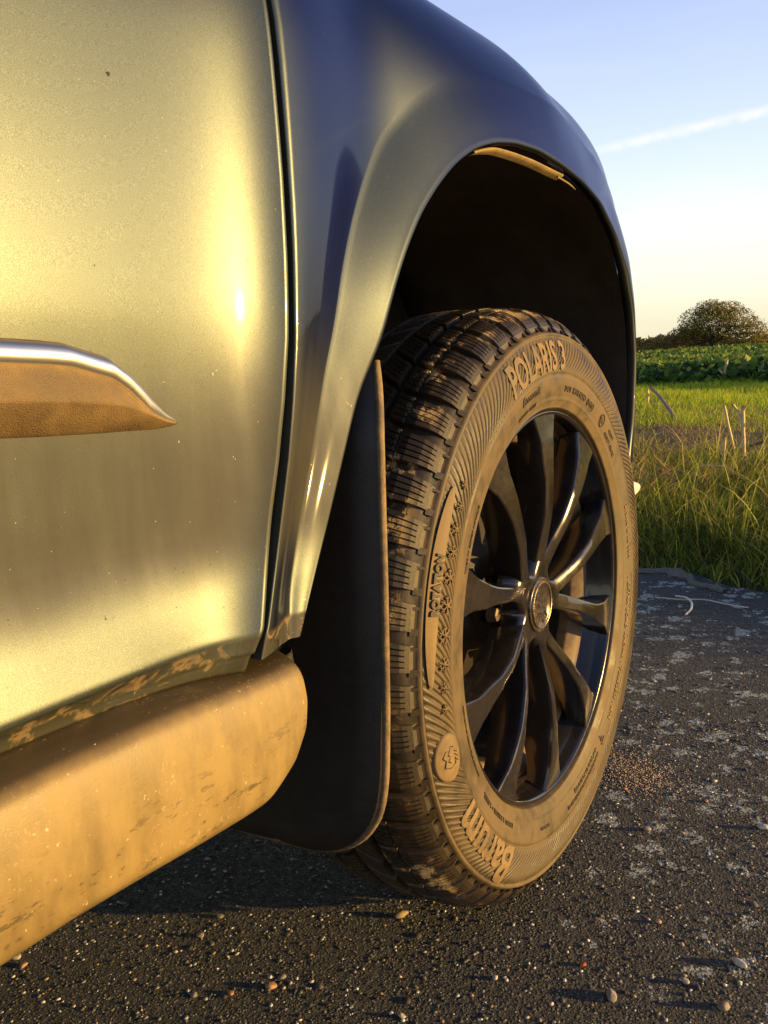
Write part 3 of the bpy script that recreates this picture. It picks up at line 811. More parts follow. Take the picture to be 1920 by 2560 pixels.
on_wall('020577', 45.0, .2475, .0060, 0, .0001, 1.1, h=.0008, mat=dark_letter)
on_wall('0205277 S2WR2', 43.5, .2385, .0060, 0, .0001, 1.1, h=.0008, mat=dark_letter)
on_wall('Economic', 105.5, .2475, .0118, .35, .0001, 1.0, h=.0009, mat=dark_letter)
on_wall('RADIAL DRIVE', 107.5, .2335, .0056, .3, .0001, 1.3, h=.0007, mat=dark_letter)
on_wall('ROTATION', 161.5, .2903, .0100, 0, .0006, 1.05, h=.0040, mat=dark_letter)
on_wall('215/60 R 16 99H', 9.5, .2450, .0088, 0, .0003, 1.25, h=.0010, mat=rough_letter)
on_wall('. EXTRA LOAD', -13.5, .2450, .0088, 0, .0003, 1.25, h=.0010, mat=rough_letter)
on_wall('RADIAL . TUBELESS . M+S', -37.0, .2460, .0088, 0, .0003, 1.25, h=.0010, mat=rough_letter)
on_wall('MAX LOAD 775 KG (1709 LBS)', -72.5, .2400, .0060, 0, .0001, 1.0, h=.0008, mat=dark_letter)
on_wall('MAX INFLATION PRESSURE 350 KPA (51 PSI)', -75.5, .2475, .0056, 0, .0001, 1.0, h=.0008, mat=dark_letter)
on_wall('STANDARD', -104, .2440, .0048, 0, .0001, 1.0, h=.0007, mat=dark_letter)
on_wall('MADE IN CZECH REPUBLIC', 150, .2370, .0050, 0, .0001, 1.1, h=.0007, mat=dark_letter)
on_wall('CONFORMS TO SAFETY STANDARDS', -162, .2350, .0050, 0, .0001, 1.0, h=.0007, mat=dark_letter)
on_wall('TREAD: 2 RAYON + 2 STEEL', -136, .2400, .0066, 0, .0001, 1.1, h=.0008, mat=dark_letter)
def wallpt(th, Rr, h): return Vector((Sx(Rr)+h, Rr*math.cos(R_(th)), HZ+Rr*math.sin(R_(th))))
# rotation arrow panel (smooth, lighter) behind ROTATION
V = []
for th in np.linspace(144, 179, 40):
    wd = .006*math.sin(math.pi*(th-144)/35)**.5+.0008
    for q_ in np.linspace(-1, 1, 5): V.append(wallpt(th, .2903+wd*q_, .0028-.0005*abs(q_)))
pd('rotation_panel', V, grid_faces(40, 5), rough_letter, wheel)
# snowflake row
for th, sz, Rc in ((142.5, .0035, .2795), (146.8, .0042, .2780), (151, .0050, .2765), (155.2, .0058, .2750), (159.8, .0066, .2745), (164.8, .0074, .2740), (170.2, .0070, .2735), (175.4, .0060, .2740), (179.8, .0050, .2745), (183.8, .0042, .2750)):
    parts = []
    for k in range(6):
        an = R_(60*k+10)
        segs = [((0, 0), (math.cos(an), math.sin(an)))]
        for sgn in (-1, 1): segs.append(((math.cos(an)*.6, math.sin(an)*.6), (math.cos(an)*.6+.3*math.cos(an+sgn*R_(55)), math.sin(an)*.6+.3*math.sin(an+sgn*R_(55)))))
        for (a0, a1) in segs:
            sz_k = sz*1.25
            pp = [wallpt(th - math.degrees(p[0]*sz_k/Rc), Rc+p[1]*sz_k, .0022) for p in (a0, ((a0[0]+a1[0])/2, (a0[1]+a1[1])/2), a1)]
            parts.append(tube(pp, [.0010, .0008, .0004], 5))
    v, q = join(parts); pd('snowflake', v, q, rough_letter, wheel)
# raised oval badge with curling beast outline
V = [wallpt(-166.6, .2785, .0030)]; F = []
for k in range(48):
    a = 2*math.pi*k/48
    for s_, h_ in ((.93, .0030), (1, .0024), (1.03, .0)):
        V.append(wallpt(-166.6+math.degrees(.0235*s_*math.cos(a)/.2785), .2785+.0165*s_*math.sin(a), h_))
for k in range(48):
    a0, b0 = 1+k*3, 1+((k+1) % 48)*3
    F += [(0, b0, a0), (a0, b0, b0+1, a0+1), (a0+1, b0+1, b0+2, a0+2)]
oval = pd('badge_oval', V, F, rough_letter, wheel)
parts = []
for line in ([(-.45, -.5), (-.5, .1), (-.3, .55), (0, .35), (.2, .6), (.45, .3), (.35, 0), (.55, -.15), (.4, -.45)], [(-.25, .0), (-.12, .18), (.02, .02)], [(.08, .0), (.2, .16), (.32, .02)], [(-.45, -.7), (-.2, -.5), (-.42, -.4)], [(-.2, -.75), (0, -.5)], [(.02, -.75), (.2, -.48)]):
    pp = [wallpt(-166.6-math.degrees(p[0]*.020/.2785), .2785+p[1]*.0140, .0031) for p in line]
    parts.append(tube(pp, .0005, 5))
v, q = join(parts); pd('badge_emblem', v, q, dark_letter, wheel)
# triangle mark and tyre-code ring
parts = []
for c_, kk in ((-58.6, 3), (51.9+1.6, 24)):
    pp = []
    for k in range(kk):
        a = 2*math.pi*k/kk+.3; pp.append(wallpt(c_+math.degrees(.0068*math.cos(a)/.24), .2435+.0075*math.sin(a), .0010))
    parts.append(tube(pp, .0006, 5, closed=True))
pp = [wallpt(-58.6+math.degrees(.0025*math.cos(a)/.24), .2435+.0025*math.sin(a), .0010) for a in np.linspace(0, 6.1, 12)]
parts.append(tube(pp, .0005, 5, closed=True))
v, q = join(parts); pd('approval_marks', v, q, dark_letter, wheel)

# --- rim
rp = [(-.014, .2190), (-.004, .2200), (-.0008, .2185), (.0002, .2165), (-.0012, .2145), (-.0045, .2130), (-.010, .2122), (-.016, .2100)]
v, q = lathe(rp, 192); rim = pd('rim', v, q, rimblack, wheel)
bp = [(-.015, .2105), (-.020, .2075), (-.030, .2050), (-.034, .2030), (-.037, .2000), (-.046, .1850), (-.050, .1835), (-.060, .1830)]
v, q = lathe(bp[:4], 160); pd('rim_seat', v, q, rimblack, wheel)
v, q = lathe(bp[3:], 160); pd('rim_barrel', v, q, rimbarrel, wheel)
v, q = lathe([(-.060, .1830), (-.120, .1835), (-.155, .195), (-.176, .205)], 160); pd('inner_barrel', v, q, under, wheel)
def spoke_mesh(sgn):
    """one curved spoke; pair centre on angle 0, tip at +-18 deg"""
    V = []; N = 22
    for i in range(N):
        t = i/(N-1); Rr = .030 + (.2160-.030)*t
        ang = interp([0, .12, .25, .45, .7, 1], [5.5, 8.5, 11.0, 14.2, 16.6, 18.0], t)*sgn
        # crown of the face: bulges outwards mid-way, falls to the hub
        x = interp([0, .1, .22, .4, .6, .8, .93, 1], [-.0155, -.0140, -.0090, -.0010, .0025, .0018, -.0008, -.0018], t)
        wf = interp([0, .15, .35, .6, .85, 1], [.0105, .0085, .0070, .0082, .0150, .0270], t)
        wb = interp([0, .15, .35, .6, .85, 1], [.015, .012, .0090, .0098, .0165, .0280], t)
        dep = interp([0, .3, .7, 1], [.034, .040, .036, .022], t)
        lean = interp([0, .3, .7, 1], [0, .0030, .0045, .001], t)*sgn
        a = R_(ang); er = np.array((math.cos(a), math.sin(a))); et = np.array((-math.sin(a), math.cos(a)))
        sec = [(-wb, -dep), (-wf-.0016, -.0040), (-wf-.0004, -.0010), (-wf+.0010, .0), (0, -.0006), (wf-.0010, -.0022), (wf+.0004, -.0034), (wf+.0016, -.0066), (wb, -dep)]
        for (o_, dx) in sec:
            p = er*Rr + et*(o_+lean)
            V.append((x+dx, p[0], p[1]))
    F = grid_faces(N, 9, flip=False)
    me = bpy.data.meshes.new('spoke'); me.from_pydata(V, [], F); me.update(); me.materials.append(rimblack)
    me.polygons.foreach_set('use_smooth', [True]*len(me.polygons)); me.set_sharp_from_angle(angle=R_(28)); return me
spL, spR = spoke_mesh(1), spoke_mesh(-1)
for c0 in (72, 0, -72, -144, 144):
    for m_ in (spL, spR):
        o = bpy.data.objects.new('spoke', m_); col.objects.link(o); o.parent = wheel
        o.location = (.0885, 0, 0); o.rotation_euler = (R_(c0), 0, 0)
# hub star with lug recesses
V = [(-.017, 0, HZ)]; F = []; nh = 160; rings = [(.031, -.0145, 0), (.040, -.0150, .3), (.047, -.0170, .8), (.052, -.022, 1), (.056, -.040, 1)]
for k in range(nh):
    a = 2*math.pi*k/nh
    lob = .5+.5*math.cos(5*(a-R_(72)))        # lobes at pair centres
    for Rr, x, wq in rings:
        rr_ = Rr + wq*(lob*.026-.010)
        V.append((x + wq*.003*lob, rr_*math.cos(a), HZ+rr_*math.sin(a)))
F = [tuple(q) for q in grid_faces(nh, 5, True, 1)] + [(0, 1+((k+1) % nh)*5, 1+k*5) for k in range(nh)]
pd('hub_star', V, F, rimblack, wheel)
lug = make_dusty('lug_steel', (.10, .09, .08), (.16, .10, .06), .35, .3, blot_scale=40, metal=.9)
for c0 in (36, -36, -108, 180, 108):
    a = R_(c0); v, q = lathe([(-.052, .0), (-.044, .0), (-.040, .004), (-.041, .0085), (-.052, .0105)], 6, hz=0)
    v = [(p[0], p[1]+.052*math.cos(a), p[2]+HZ+.052*math.sin(a)) for p in v]
    pd('lug_nut', v, q, lug, wheel, smooth=False)
# centre cap
v, q = lathe([(-.0150, .0315), (-.0125, .0312), (-.0118, .0300), (-.0122, .0288), (-.0128, .0270), (-.0115, .0262), (-.0112, .0252), (-.0128, .0242), (-.0130, .012), (-.0128, .0)], 96)
cap = pd('centre_cap', v, q, capm, wheel)
v, q = lathe([(-.0120, .0268), (-.0102, .0264), (-.0100, .0256), (-.0112, .0250)], 96)
pd('cap_ring', v, q, make_dusty('cap_ring_metal', (.35, .26, .15), (.3, .2, .1), .18, .2, metal=1.0, blot_scale=40), wheel)
me = text_mesh('DOTZ', .0165, .35, .0005, .98, ext=.0007)
rot = Matrix.Rotation(R_(-62), 3, 'Z')
for v_ in me.vertices:
    p = rot @ Vector((v_.co.x, v_.co.y-.0056, 0)); v_.co = Vector((-.0122+v_.co.z, p.x, HZ+p.y))
link('cap_wordmark', me, silver, wheel, smooth=False)
# brake disc, caliper, hub
v1 = lathe([(-.095, .03), (-.078, .03), (-.076, .062), (-.086, .066), (-.086, .138), (-.089, .139), (-.104, .139), (-.107, .138), (-.107, .05)], 96)
pd('brake_disc', *v1, iron, wheel)
v, q = [], []
for a in np.linspace(152, 205, 14):
    for Rr, x in ((.100, -.064), (.150, -.062), (.156, -.070), (.156, -.125), (.098, -.125), (.096, -.072)):
        v.append((x, Rr*math.cos(R_(a)), HZ+Rr*math.sin(R_(a))))
q = grid_faces(14, 6) + [(0, 1, 2, 3, 4, 5), tuple(13*6+k for k in (5, 4, 3, 2, 1, 0))] + [(i*6+5, i*6, (i+1)*6, (i+1)*6+5) for i in range(13)]
pd('brake_caliper', v, q, iron, wheel, smooth=False)
v, q = tube([(-.10, -.15, HZ+.10), (-.15, -.12, HZ+.16), (-.20, -.05, HZ+.30)], .018, 12); pd('suspension_strut', v, q, iron, wheel)
v, q = lathe([(-.16, .0), (-.16, .17), (-.15, .178), (-.148, .0)], 64); pd('backing_plate', v, q, under, wheel)
# ================================================================== small things on the road
def lump(name, loc, size, rot, colr, label, group=None, seed=0, squash=.55, smoothed=True, rough=.7):
    r2 = np.random.default_rng(seed); bm = bmesh.new(); bmesh.ops.create_icosphere(bm, subdivisions=3, radius=1)
    planes = [(Vector(r2.normal(size=3)).normalized(), r2.uniform(.62, .92)) for _ in range(13)]
    for v_ in bm.verts:
        p = v_.co.copy()
        for nn_, dd in planes:
            k = p.dot(nn_)
            if k > dd: p -= nn_*(k-dd)*.88
        v_.co = Vector((p.x*size[0]*.98, p.y*size[1]*.98, p.z*size[0]*squash*.9))
    me = bpy.data.meshes.new(name); bm.to_mesh(me); bm.free()
    P = Mat('stone_'+str(seed), colr, rough)
    P.inp('Base Color', P.mix(P.mr(P.noise(90, 5, .65), .35, .65), tuple(c*.6 for c in colr), tuple(min(1, c*1.15) for c in colr)))
    P.bump(P.noise(500, 3), .3, .002)
    me.materials.append(P.m)
    o = bpy.data.objects.new(name, me); col.objects.link(o); o.location = loc; o.rotation_euler = (0, 0, R_(rot))
    me.polygons.foreach_set('use_smooth', [True]*len(me.polygons))
    o['label'] = label; o['category'] = 'pebble'; o['group'] = group or 'loose pebbles on the asphalt'
    return o
PEB = [
 ((-.173, -.32), (.0065, .0048), 30, (.34, .20, .11), 'smooth tan brown pebble, largest under the sill at bottom left'),
 ((.084, -.144), (.0036, .0032), 0, (.45, .12, .05), 'small red orange pebble below the tyre, bottom centre right'),
 ((.130, -.042), (.0042, .0036), 0, (.50, .33, .19), 'peach coloured rounded pebble right of the red orange one'),
 ((.123, -.174), (.0085, .0052), 120, (.26, .23, .20), 'grey striped oval pebble at the bottom edge, right of centre'),
 ((.191, .206), (.0085, .0048), 10, (.60, .58, .52), 'long white pebble at the right picture edge level with the wheel bottom'),
 ((.178, -.121), (.0052, .0036), 150, (.52, .47, .38), 'pale cream pebble near the bottom right corner'),
 ((.113, .244), (.0032, .0028), 0, (.50, .28, .12), 'tiny orange pebble between lichen spots right of the tyre'),
 ((.217, -.070), (.0090, .0036), 165, (.62, .60, .55), 'thin elongated white pebble close to the right edge'),
 ((.007, .229), (.0036, .0028), 40, (.50, .22, .09), 'small orange brown chip just below the sandy patch'),
 ((-.118, -.162), (.0095, .0036), 55, (.24, .18, .09), 'yellowish brown elongated chip lying just behind the tyre contact'),
 ((-.038, -.292), (.0042, .0035), 0, (.50, .45, .37), 'pale round pebble at the bottom edge centre'),
 ((-.298, -.260), (.0042, .0036), 0, (.22, .20, .17), 'dull grey pebble in the shade under the sill'),
 ((.217, -.138), (.0070, .0060), 70, (.20, .16, .12), 'brown grey round pebble in the bottom right corner'),
 ((.065, .138), (.0065, .0050), 20, (.26, .21, .19), 'pinkish grey flat pebble right of the tyre shoulder'),
 ((.016, -.203), (.0038, .0030), 100, (.55, .50, .42), 'small pale pebble directly below the tyre tread'),
 ((-.202, -.347), (.0038, .0032), 10, (.42, .22, .11), 'small rusty pebble left of the tan brown pebble'),
 ((-.444, -.418), (.0060, .0050), 15, (.34, .31, .26), 'light grey pebble at the left picture edge below the sill'),
 ((-.425, -.423), (.0052, .0040), 70, (.28, .17, .10), 'reddish brown pebble touching the light grey one at left'),
 ((-.293, -.296), (.0048, .0040), 0, (.30, .25, .19), 'beige pebble in dark shade below the cladding'),
]
for i, (p, sz, ro, c_, lb) in enumerate(PEB):
    lump('pebble', (p[0], p[1], sz[1]*.42), sz, ro, c_, lb, seed=i+3)
white_m = Mat('bleached_stem', (.62, .60, .55), .6).m
v, q = tube(resample([(-.228, 1.204, .003), (-.166, 1.193, .006), (-.113, 1.203, .010), (-.055, 1.186, .007), (-.012, 1.192, .003)], 24), .0016, 6)
pd('bleached_straw', v, q, white_m, label='long thin white straw lying straight across the asphalt near the verge', cat='straw', group='white straws on the asphalt')
v, q = tube(resample([(-.187, 1.231, .003), (-.153, 1.195, .013), (-.129, 1.156, .012), (-.122, 1.12, .006), (-.126, 1.084, .003)], 24), .0024, 6)
pd('bleached_straw', v, q, white_m, label='short thicker white straw curled like a hook over the long one', cat='straw', group='white straws on the asphalt')

# ================================================================== vegetation
def ribbons(x, y, z0, h, wd, lean, la, curl, cols_, seg=3, fa=None):
    n = len(x); t = np.linspace(0, 1, seg+1)
    fa = rng.uniform(0, math.pi, n) if fa is None else fa
    hx = np.cos(la)[:, None]*(lean[:, None]*t + curl[:, None]*t**2.2)*h[:, None]
    hy = np.sin(la)[:, None]*(lean[:, None]*t + curl[:, None]*t**2.2)*h[:, None]
    hz = h[:, None]*(t - .42*curl[:, None]*t**3)
    W = wd[:, None]*(1-t**1.8)*.5+wd[:, None]*.03
    dx, dy = np.cos(fa)[:, None]*W, np.sin(fa)[:, None]*W
    bx, by, bz = x[:, None]+hx, y[:, None]+hy, z0[:, None]+hz
    L = np.stack([bx-dx, by-dy, bz], -1); Rr = np.stack([bx+dx, by+dy, bz], -1)
    V = np.stack([L, Rr], 2).reshape(n, -1, 3); k = V.shape[1]
    F = np.array([(2*i, 2*i+1, 2*i+3, 2*i+2) for i in range(seg)])
    FF = (F[None]+np.arange(n)[:, None, None]*k).reshape(-1, 4)
    C = np.repeat(cols_, k, 0)
    return V.reshape(-1, 3), FF, C
def scatter(n, s0, s1, l0, l1, power=1.0):
    s_ = s0+(s1-s0)*rng.random(n)**power
    lo, hi = l0[0]*s_+l0[1], l1[0]*s_+l1[1]
    t = lo+(hi-lo)*rng.random(n)
    return .352*s_+.936*t, .936*s_-.352*t, s_, t
blade_m = attr_mat('grass_blades', .6, .2, .45)
pal_g = np.array([(.09, .125, .014), (.16, .20, .020), (.27, .30, .035), (.045, .07, .012), (.40, .37, .07), (.44, .33, .12), (.34, .20, .07)])
def colsel(n, pr, pal=pal_g, j=.25):
    pr = np.array(pr, float); pr /= pr.sum()
    return pal[rng.choice(len(pal), n, p=pr)]*rng.uniform(1-j, 1+j, (n, 1))
# verge: long tangled grass
n = 46000
x, y, s_, t = scatter(n, 1.28, 3.5, (-.95, -.25), (.15, .4), .8)
cl = np.sin(x*9+1)*np.sin(y*8+2)+.6*np.sin(x*21+y*17)
h = (.055+.11*rng.random(n))*(1+.25*cl)*np.clip((s_-1.22)/.35, .35, 1)*np.clip(1.25-.22*(s_-1.3), .5, 1.3)
a = ribbons(x, y, np.full(n, -.02), h, .0022+.0034*rng.random(n), rng.uniform(.0, .6, n), rng.uniform(0, 6.28, n), rng.uniform(0, 1.1, n)**1.5, colsel(n, [.26, .24, .14, .18, .08, .07, .03]), 4)
n = 900
x, y, s_, t = scatter(n, 1.5, 3.6, (-.95, -.25), (.15, .4))
b = ribbons(x, y, np.full(n, -.02), .16+.14*rng.random(n), .004+.003*rng.random(n), rng.uniform(0, .5, n), rng.uniform(0, 6.28, n), rng.uniform(0, .7, n), colsel(n, [.1, .2, .4, 0, .3, .1, .02])*1.2, 5)
def cat3(*L):
    V = np.concatenate([q[0] for q in L]); C = np.concatenate([q[2] for q in L]); o = 0; F = []
    for q in L: F.append(q[1]+o); o += len(q[0])
    return V, np.concatenate(F), C
V, F, C = cat3(a, b)
npmesh('verge_grass', V, F, blade_m, colr=C, kind='stuff', label='long tangled green grass growing along the asphalt edge', cat='grass')
# dry litter
n = 9000
x, y, s_, t = scatter(n, 1.9, 6.4, (-.95, -.25), (.15, .4), 1.0)
keep = (np.sin(x*5+y*2)+np.sin(y*7-x*3) > -.2) | (np.abs(s_-4.2) < .7); x, y, s_ = x[keep], y[keep], s_[keep]; n = len(x)
z0 = np.where(s_ < 3.2, .03+.08*rng.random(n), .0+.03*rng.random(n))
d = ribbons(x, y, z0, .03+.05*rng.random(n), .0035+.004*rng.random(n), rng.uniform(1.2, 3.2, n), rng.uniform(0, 6.28, n), rng.uniform(-.5, .6, n), colsel(n, [.5, .4, .2], np.array([(.30, .19, .09), (.40, .29, .14), (.16, .10, .05)])), 4)
npmesh('straw_litter', d[0], d[1], blade_m, colr=d[2], kind='stuff', label='broken brown straw and dry stems lying between the grass', cat='straw')
# young cereal
n = 52000
x, y, s_, t = scatter(n, 3.4, 11.9, (-.95, -.25), (.15, .4), .75)
keep = (s_ > 5.0) | ((s_ < 3.7) & (rng.random(n) < .6)) | (rng.random(n) < .14); x, y, s_ = x[keep], y[keep], s_[keep]; n = len(x)
h = (.05+.08*rng.random(n))*(.8+.3*np.sin(x*3)*np.sin(y*2.3))
V, F, C = ribbons(x, y, np.full(n, -.02), h, .004+.004*rng.random(n)*(s_/6), rng.uniform(0, .5, n), rng.uniform(0, 6.28, n), rng.uniform(0, .8, n), colsel(n, [.1, .5, .3, .1], np.array([(.20, .30, .012), (.36, .48, .02), (.46, .54, .035), (.36, .28, .08)])), 3)
npmesh('young_cereal', V, F, blade_m, colr=C, kind='stuff', label='bright yellow green band of young cereal between stubble and dark crop', cat='crop')
# leafy dark crop: canopy leaves
def leaves(n, s0, s1, size, hh, pal, pr, power=1.0):
    x, y, s_, t = scatter(n, s0, s1, (-1.0, -.3), (.2, .5), power)
    z = hh[0]+(hh[1]-hh[0])*rng.random(n)**.6
    z = np.where(s_-s0 < .35, z*rng.random(n), z)
    sz = size[0]+(size[1]-size[0])*rng.random(n)
    sz = sz*np.clip(s_/16, 1, 3)
    az = rng.uniform(0, 6.28, n); tl = rng.uniform(.15, 1.2, n)
    ux, uy, uz = np.cos(az)*np.cos(tl), np.sin(az)*np.cos(tl), np.sin(tl)
    vx, vy, vz = -np.sin(az), np.cos(az), rng.uniform(-.3, .3, n)
    c = np.stack([x, y, z], -1); U = np.stack([ux, uy, uz], -1)*sz[:, None]; Vv = np.stack([vx, vy, vz], -1)*sz[:, None]*.38
    pts = np.stack([c-U*.5, c+Vv-U*.05, c+U*.5, c-Vv-U*.05], 1)
    return pts.reshape(-1, 3), np.arange(4*n).reshape(-1, 4), np.repeat(colsel(n, pr, pal), 4, 0)
cp = np.array([(.045, .095, .026), (.09, .165, .03), (.20, .28, .045), (.36, .40, .09)])
V, F, C = cat3(leaves(42000, 11.7, 30, (.10, .20), (.02, .34), cp, [.35, .35, .2, .06], 1.3), leaves(24000, 28, 70, (.10, .20), (.15, .36), cp, [.35, .35, .2, .06], 1.3))
npmesh('leaf_crop', V, F, blade_m, colr=C, kind='stuff', label='dark green leafy crop filling the field behind the bright cereal', cat='crop')
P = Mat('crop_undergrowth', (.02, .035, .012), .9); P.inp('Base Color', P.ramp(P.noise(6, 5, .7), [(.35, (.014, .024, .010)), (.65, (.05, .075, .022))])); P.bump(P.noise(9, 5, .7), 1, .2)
V = []
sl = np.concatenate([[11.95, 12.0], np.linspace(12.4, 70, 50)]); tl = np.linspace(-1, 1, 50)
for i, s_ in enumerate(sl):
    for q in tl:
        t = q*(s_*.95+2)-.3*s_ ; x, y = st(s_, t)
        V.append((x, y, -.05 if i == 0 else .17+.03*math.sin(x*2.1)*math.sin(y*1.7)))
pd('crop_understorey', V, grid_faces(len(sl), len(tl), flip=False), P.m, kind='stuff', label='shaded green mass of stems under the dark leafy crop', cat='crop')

# --- stubble stalks and twigs (each a thing)
stalk_m = make_dusty('dry_stalk', (.50, .36, .16), (.70, .54, .28), .7, .5, blot_scale=60)
twig_m = make_dusty('grey_twig', (.12, .085, .055), (.24, .17, .10), .85, .5, blot_scale=40)
def stalk(name, pts, rad, m, label, extra=None, cat='stalk', group='dry stubble stalks in the verge'):
    parts = [tube(resample(pts, 14), [rad*(1+.12*math.sin(i*1.3)) for i in range(14)], 7)]
    for e in extra or []: parts.append(tube(e, rad*.7, 6))
    v, q = join(parts); return pd(name, v, q, m, label=label, cat=cat, group=group)
stalk('stubble_stalk', [(-2.481, 8.808, -.03), (-2.48, 8.82, .10), (-2.485, 8.83, .155)], .014, stalk_m, 'short pale stub standing alone just right of the car in bright green cereal')
stalk('stubble_stalk', [(-.666, 4.328, -.03), (-.70, 4.33, .10), (-.735, 4.335, .26)], .0075, stalk_m, 'thin brown stalk leaning left beside the thick forked one')
stalk('stubble_stalk', [(-.500, 3.697, -.03), (-.508, 3.70, .12), (-.515, 3.705, .30)], .0095, stalk_m, 'tall thick pale stalk split into a fork at its top', [[(-.515, 3.704, .20), (-.535, 3.705, .27), (-.56, 3.71, .305)], [(-.515, 3.705, .27), (-.505, 3.70, .285), (-.50, 3.70, .302)]])
stalk('stubble_stalk', [(-2.733, 13.70, -.03), (-2.72, 13.70, .15), (-2.68, 13.70, .36)], .02, stalk_m, 'brown leaning stub in front of the dark crop', [[(-2.72, 13.7, .12), (-2.79, 13.7, .19), (-2.80, 13.7, .22)]])
stalk('stubble_stalk', [(-.54, 3.383, -.03), (-.535, 3.385, .08), (-.53, 3.39, .175)], .0065, stalk_m, 'short yellow stalk among the long grass, left of the forked stalk')
stalk('dead_twig', [(-2.80, 10.04, .12), (-2.2, 8.3, .10), (-1.75, 7.0, .05), (-1.538, 6.403, .0)], .018, twig_m, 'grey dead twig slanting down to the right in the cereal', cat='twig', group='dead twigs in the field')
stalk('dead_twig', [(-.74, 4.15, .01), (-.60, 4.05, .04), (-.45, 4.0, .10), (-.25, 3.95, .19), (.1, 3.9, .28)], .0085, twig_m, 'dark bare twig rising to the right edge above the grass', [[(-.45, 4.0, .10), (-.40, 3.98, .10), (-.30, 3.95, .06)]], cat='twig', group='dead twigs in the field')
stalk('stubble_stalk', [(-.50, 3.65, .06), (-.42, 3.60, .03), (-.36, 3.56, -.02)], .0055, stalk_m, 'thin straw lying slanted to the right at the foot of the forked stalk')
stalk('curled_leaf', [(-.56, 2.95, -.01), (-.555, 2.95, .085), (-.54, 2.95, .105), (-.49, 2.94, .098), (-.44, 2.93, .105), (-.40, 2.92, .085)], .0050, stalk_m, 'curled orange brown dead leaf on a bent stem in the front grass', cat='leaf', group='dead leaves in the verge')

# --- the lone bushy tree and hedge bushes on the horizon
def leaf_cloud(blobs, n, size, pal, pr, seed):
    r2 = np.random.default_rng(seed); pts = []
    B = np.array(blobs); wgt = (B[:, 3]*B[:, 4]*B[:, 5])**.8; wgt /= wgt.sum()
    bi = r2.choice(len(B), n, p=wgt); d = r2.normal(size=(n, 3)); d /= np.linalg.norm(d, axis=1)[:, None]
    rad = r2.random(n)**.42
    c = B[bi, :3] + d*rad[:, None]*B[bi, 3:6]
    # clumpy gaps
    k = np.sin(c[:, 0]*6.1+seed)*np.sin(c[:, 1]*5.3+1)*np.sin(c[:, 2]*6.7+2) + .5*np.sin(c[:, 0]*13)*np.sin(c[:, 2]*14+seed)
    c = c[k > -.30]; n = len(c)
    sz = size*(.6+.8*r2.random(n)); a = r2.normal(size=(n, 3)); a /= np.linalg.norm(a, axis=1)[:, None]
    b = np.cross(a, r2.normal(size=(n, 3))); b /= np.linalg.norm(b, axis=1)[:, None]
    U, W = a*sz[:, None], b*sz[:, None]*.55
    q = np.stack([c-U, c+W, c+U, c-W], 1).reshape(-1, 3)
    pr = np.array(pr); C = pal[r2.choice(len(pal), n, p=pr/pr.sum())]*r2.uniform(.7, 1.25, (n, 1))
    return q, np.arange(4*n).reshape(-1, 4), np.repeat(C, 4, 0)
TC = Vector((-.2150*56, .9766*56, 0)); right = Vector((.9766, .2150, 0))
def bl(u, z, ru, rz, dep=1.0, v=0):
    u, z, ru, rz = u*1.1, z*1.1, ru*1.1, rz*1.1
    p = TC+right*u+Vector((-.215, .9766, 0))*v; return (p.x, p.y, z, ru, dep, rz)
tree = empty('lone_tree', (TC.x, TC.y, 0), label='round bushy tree with thin autumn leaves standing on the field horizon', cat='tree')
tb = [bl(0, 1.9, 1.25, .95, 1.4), bl(-.9, 1.75, 1.0, .85, 1.2), bl(1.1, 1.65, 1.15, .8, 1.2), bl(1.9, 1.25, .85, .65, 1), bl(-.2, 2.45, .9, .5, 1), bl(.7, 2.3, 1.0, .5, 1), bl(2.35, .95, .5, .5, .7), bl(-1.4, 1.2, .7, .6, 1), bl(.3, 1.1, 1.6, .5, 1.2), bl(1.6, .8, .9, .35, .8)]
tpal = np.array([(.10, .11, .022), (.18, .17, .03), (.30, .23, .04), (.38, .24, .05)])
V, F, C = leaf_cloud(tb, 30000, .042, tpal, [.35, .3, .22, .13], 3)
npmesh('crown', V, F, attr_mat('tree_leaves', .6, .2, .4), parent=tree, colr=C)
bark = Mat('bark', (.05, .038, .026), .9).m
parts = []
c0 = TC
parts.append(tube([c0+Vector((0, 0, -.1)), c0+right*.03+Vector((0, 0, .5)), c0+right*-.05+Vector((0, 0, 1.1))], [.13, .10, .08], 8))
r3 = random.Random(5)
for k in range(26):
    a_ = r3.uniform(-1.9, 2.1); z1 = r3.uniform(1.5, 2.6)-abs(a_)*.25
    st0 = c0+Vector((0, 0, r3.uniform(.4, 1.0))); md = c0+right*a_*.5+Vector((-.2*r3.uniform(-2, 2), r3.uniform(-.5, .5), z1*.62)); en = c0+right*a_+Vector((0, r3.uniform(-.8, .8), z1))
    parts.append(tube([st0, md, en], [.05, .03, .010], 5))
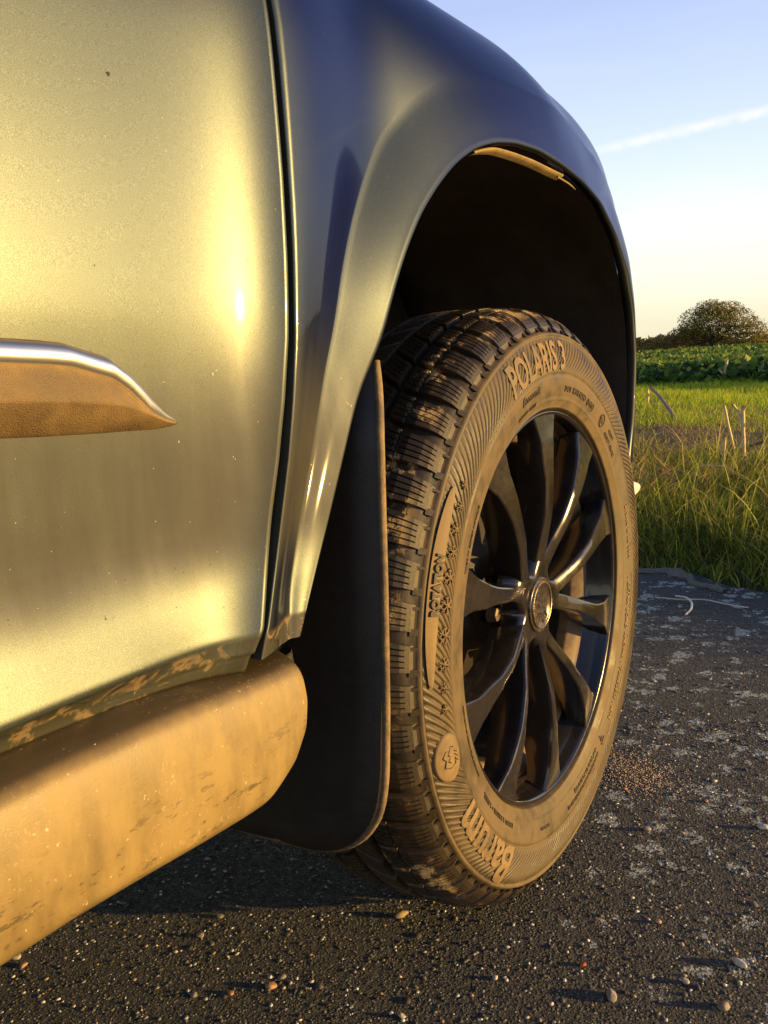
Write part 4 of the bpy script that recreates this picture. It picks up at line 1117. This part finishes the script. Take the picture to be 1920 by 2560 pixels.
v, q = join(parts); pd('trunk', v, q, bark, tree)
bpal = np.array([(.12, .10, .035), (.24, .16, .05), (.36, .22, .07)])
bush_m = attr_mat('bush_leaves', .7, .2, .3)
for u0, lb, blobs, nn in ((-2.6, 'dark low bush sloping down left of the round tree', [bl(-1.7, .95, .8, .65), bl(-2.4, .70, .8, .52), bl(-3.1, .48, .8, .40), bl(-3.8, .36, .6, .3)], 7000),
                      (-4.3, 'low brown scrub at the left end beside the car outline', [bl(-3.9, .28, .6, .28), bl(-4.6, .30, .5, .30), bl(-5.3, .24, .7, .26), bl(-6.2, .3, .8, .3)], 5000),
                      (3.6, 'low brown scrub right of the round tree', [bl(2.6, .22, .8, .28), bl(3.6, .18, .9, .24), bl(4.8, .22, .9, .26), bl(6, .2, 1, .25)], 5000)):
    p = TC+right*u0
    bt = empty('hedge_bush', (p.x, p.y, 0), label=lb, cat='bush', group='bushes on the field horizon')
    V, F, C = leaf_cloud(blobs, nn, .05, bpal, [.4, .35, .25], int(u0*10) % 97)
    npmesh('crown', V, F, bush_m, parent=bt, colr=C)
    v, q = tube([(p.x, p.y, -.1), (p.x+.02, p.y, .3)], [.05, .03], 6); pd('stem', v, q, bark, bt)
# far treeline as one mass
n = 26000; r2 = np.random.default_rng(9)
azs = R_(1)*r2.uniform(-25, 55, n); dist_ = r2.uniform(230, 250, n)
hh = 1.3+.9*np.sin(azs*31)+.5*np.sin(azs*47+2)+.5*np.sin(azs*83+1)+.35*np.sin(azs*190)
z = r2.random(n)*np.clip(hh+.9, .6, 4)
c = np.stack([-np.sin(azs)*dist_, np.cos(azs)*dist_, z], -1)
a = r2.normal(size=(n, 3))*.55; b = r2.normal(size=(n, 3))*.45
q = np.stack([c-a, c+b, c+a, c-b], 1).reshape(-1, 3)
C = np.repeat(bpal[r2.choice(3, n)]*r2.uniform(.8, 1.4, (n, 1)), 4, 0)
npmesh('distant_treeline', q, np.arange(4*n).reshape(-1, 4), bush_m, colr=C, kind='stuff', label='far brownish treeline along the horizon', cat='trees')
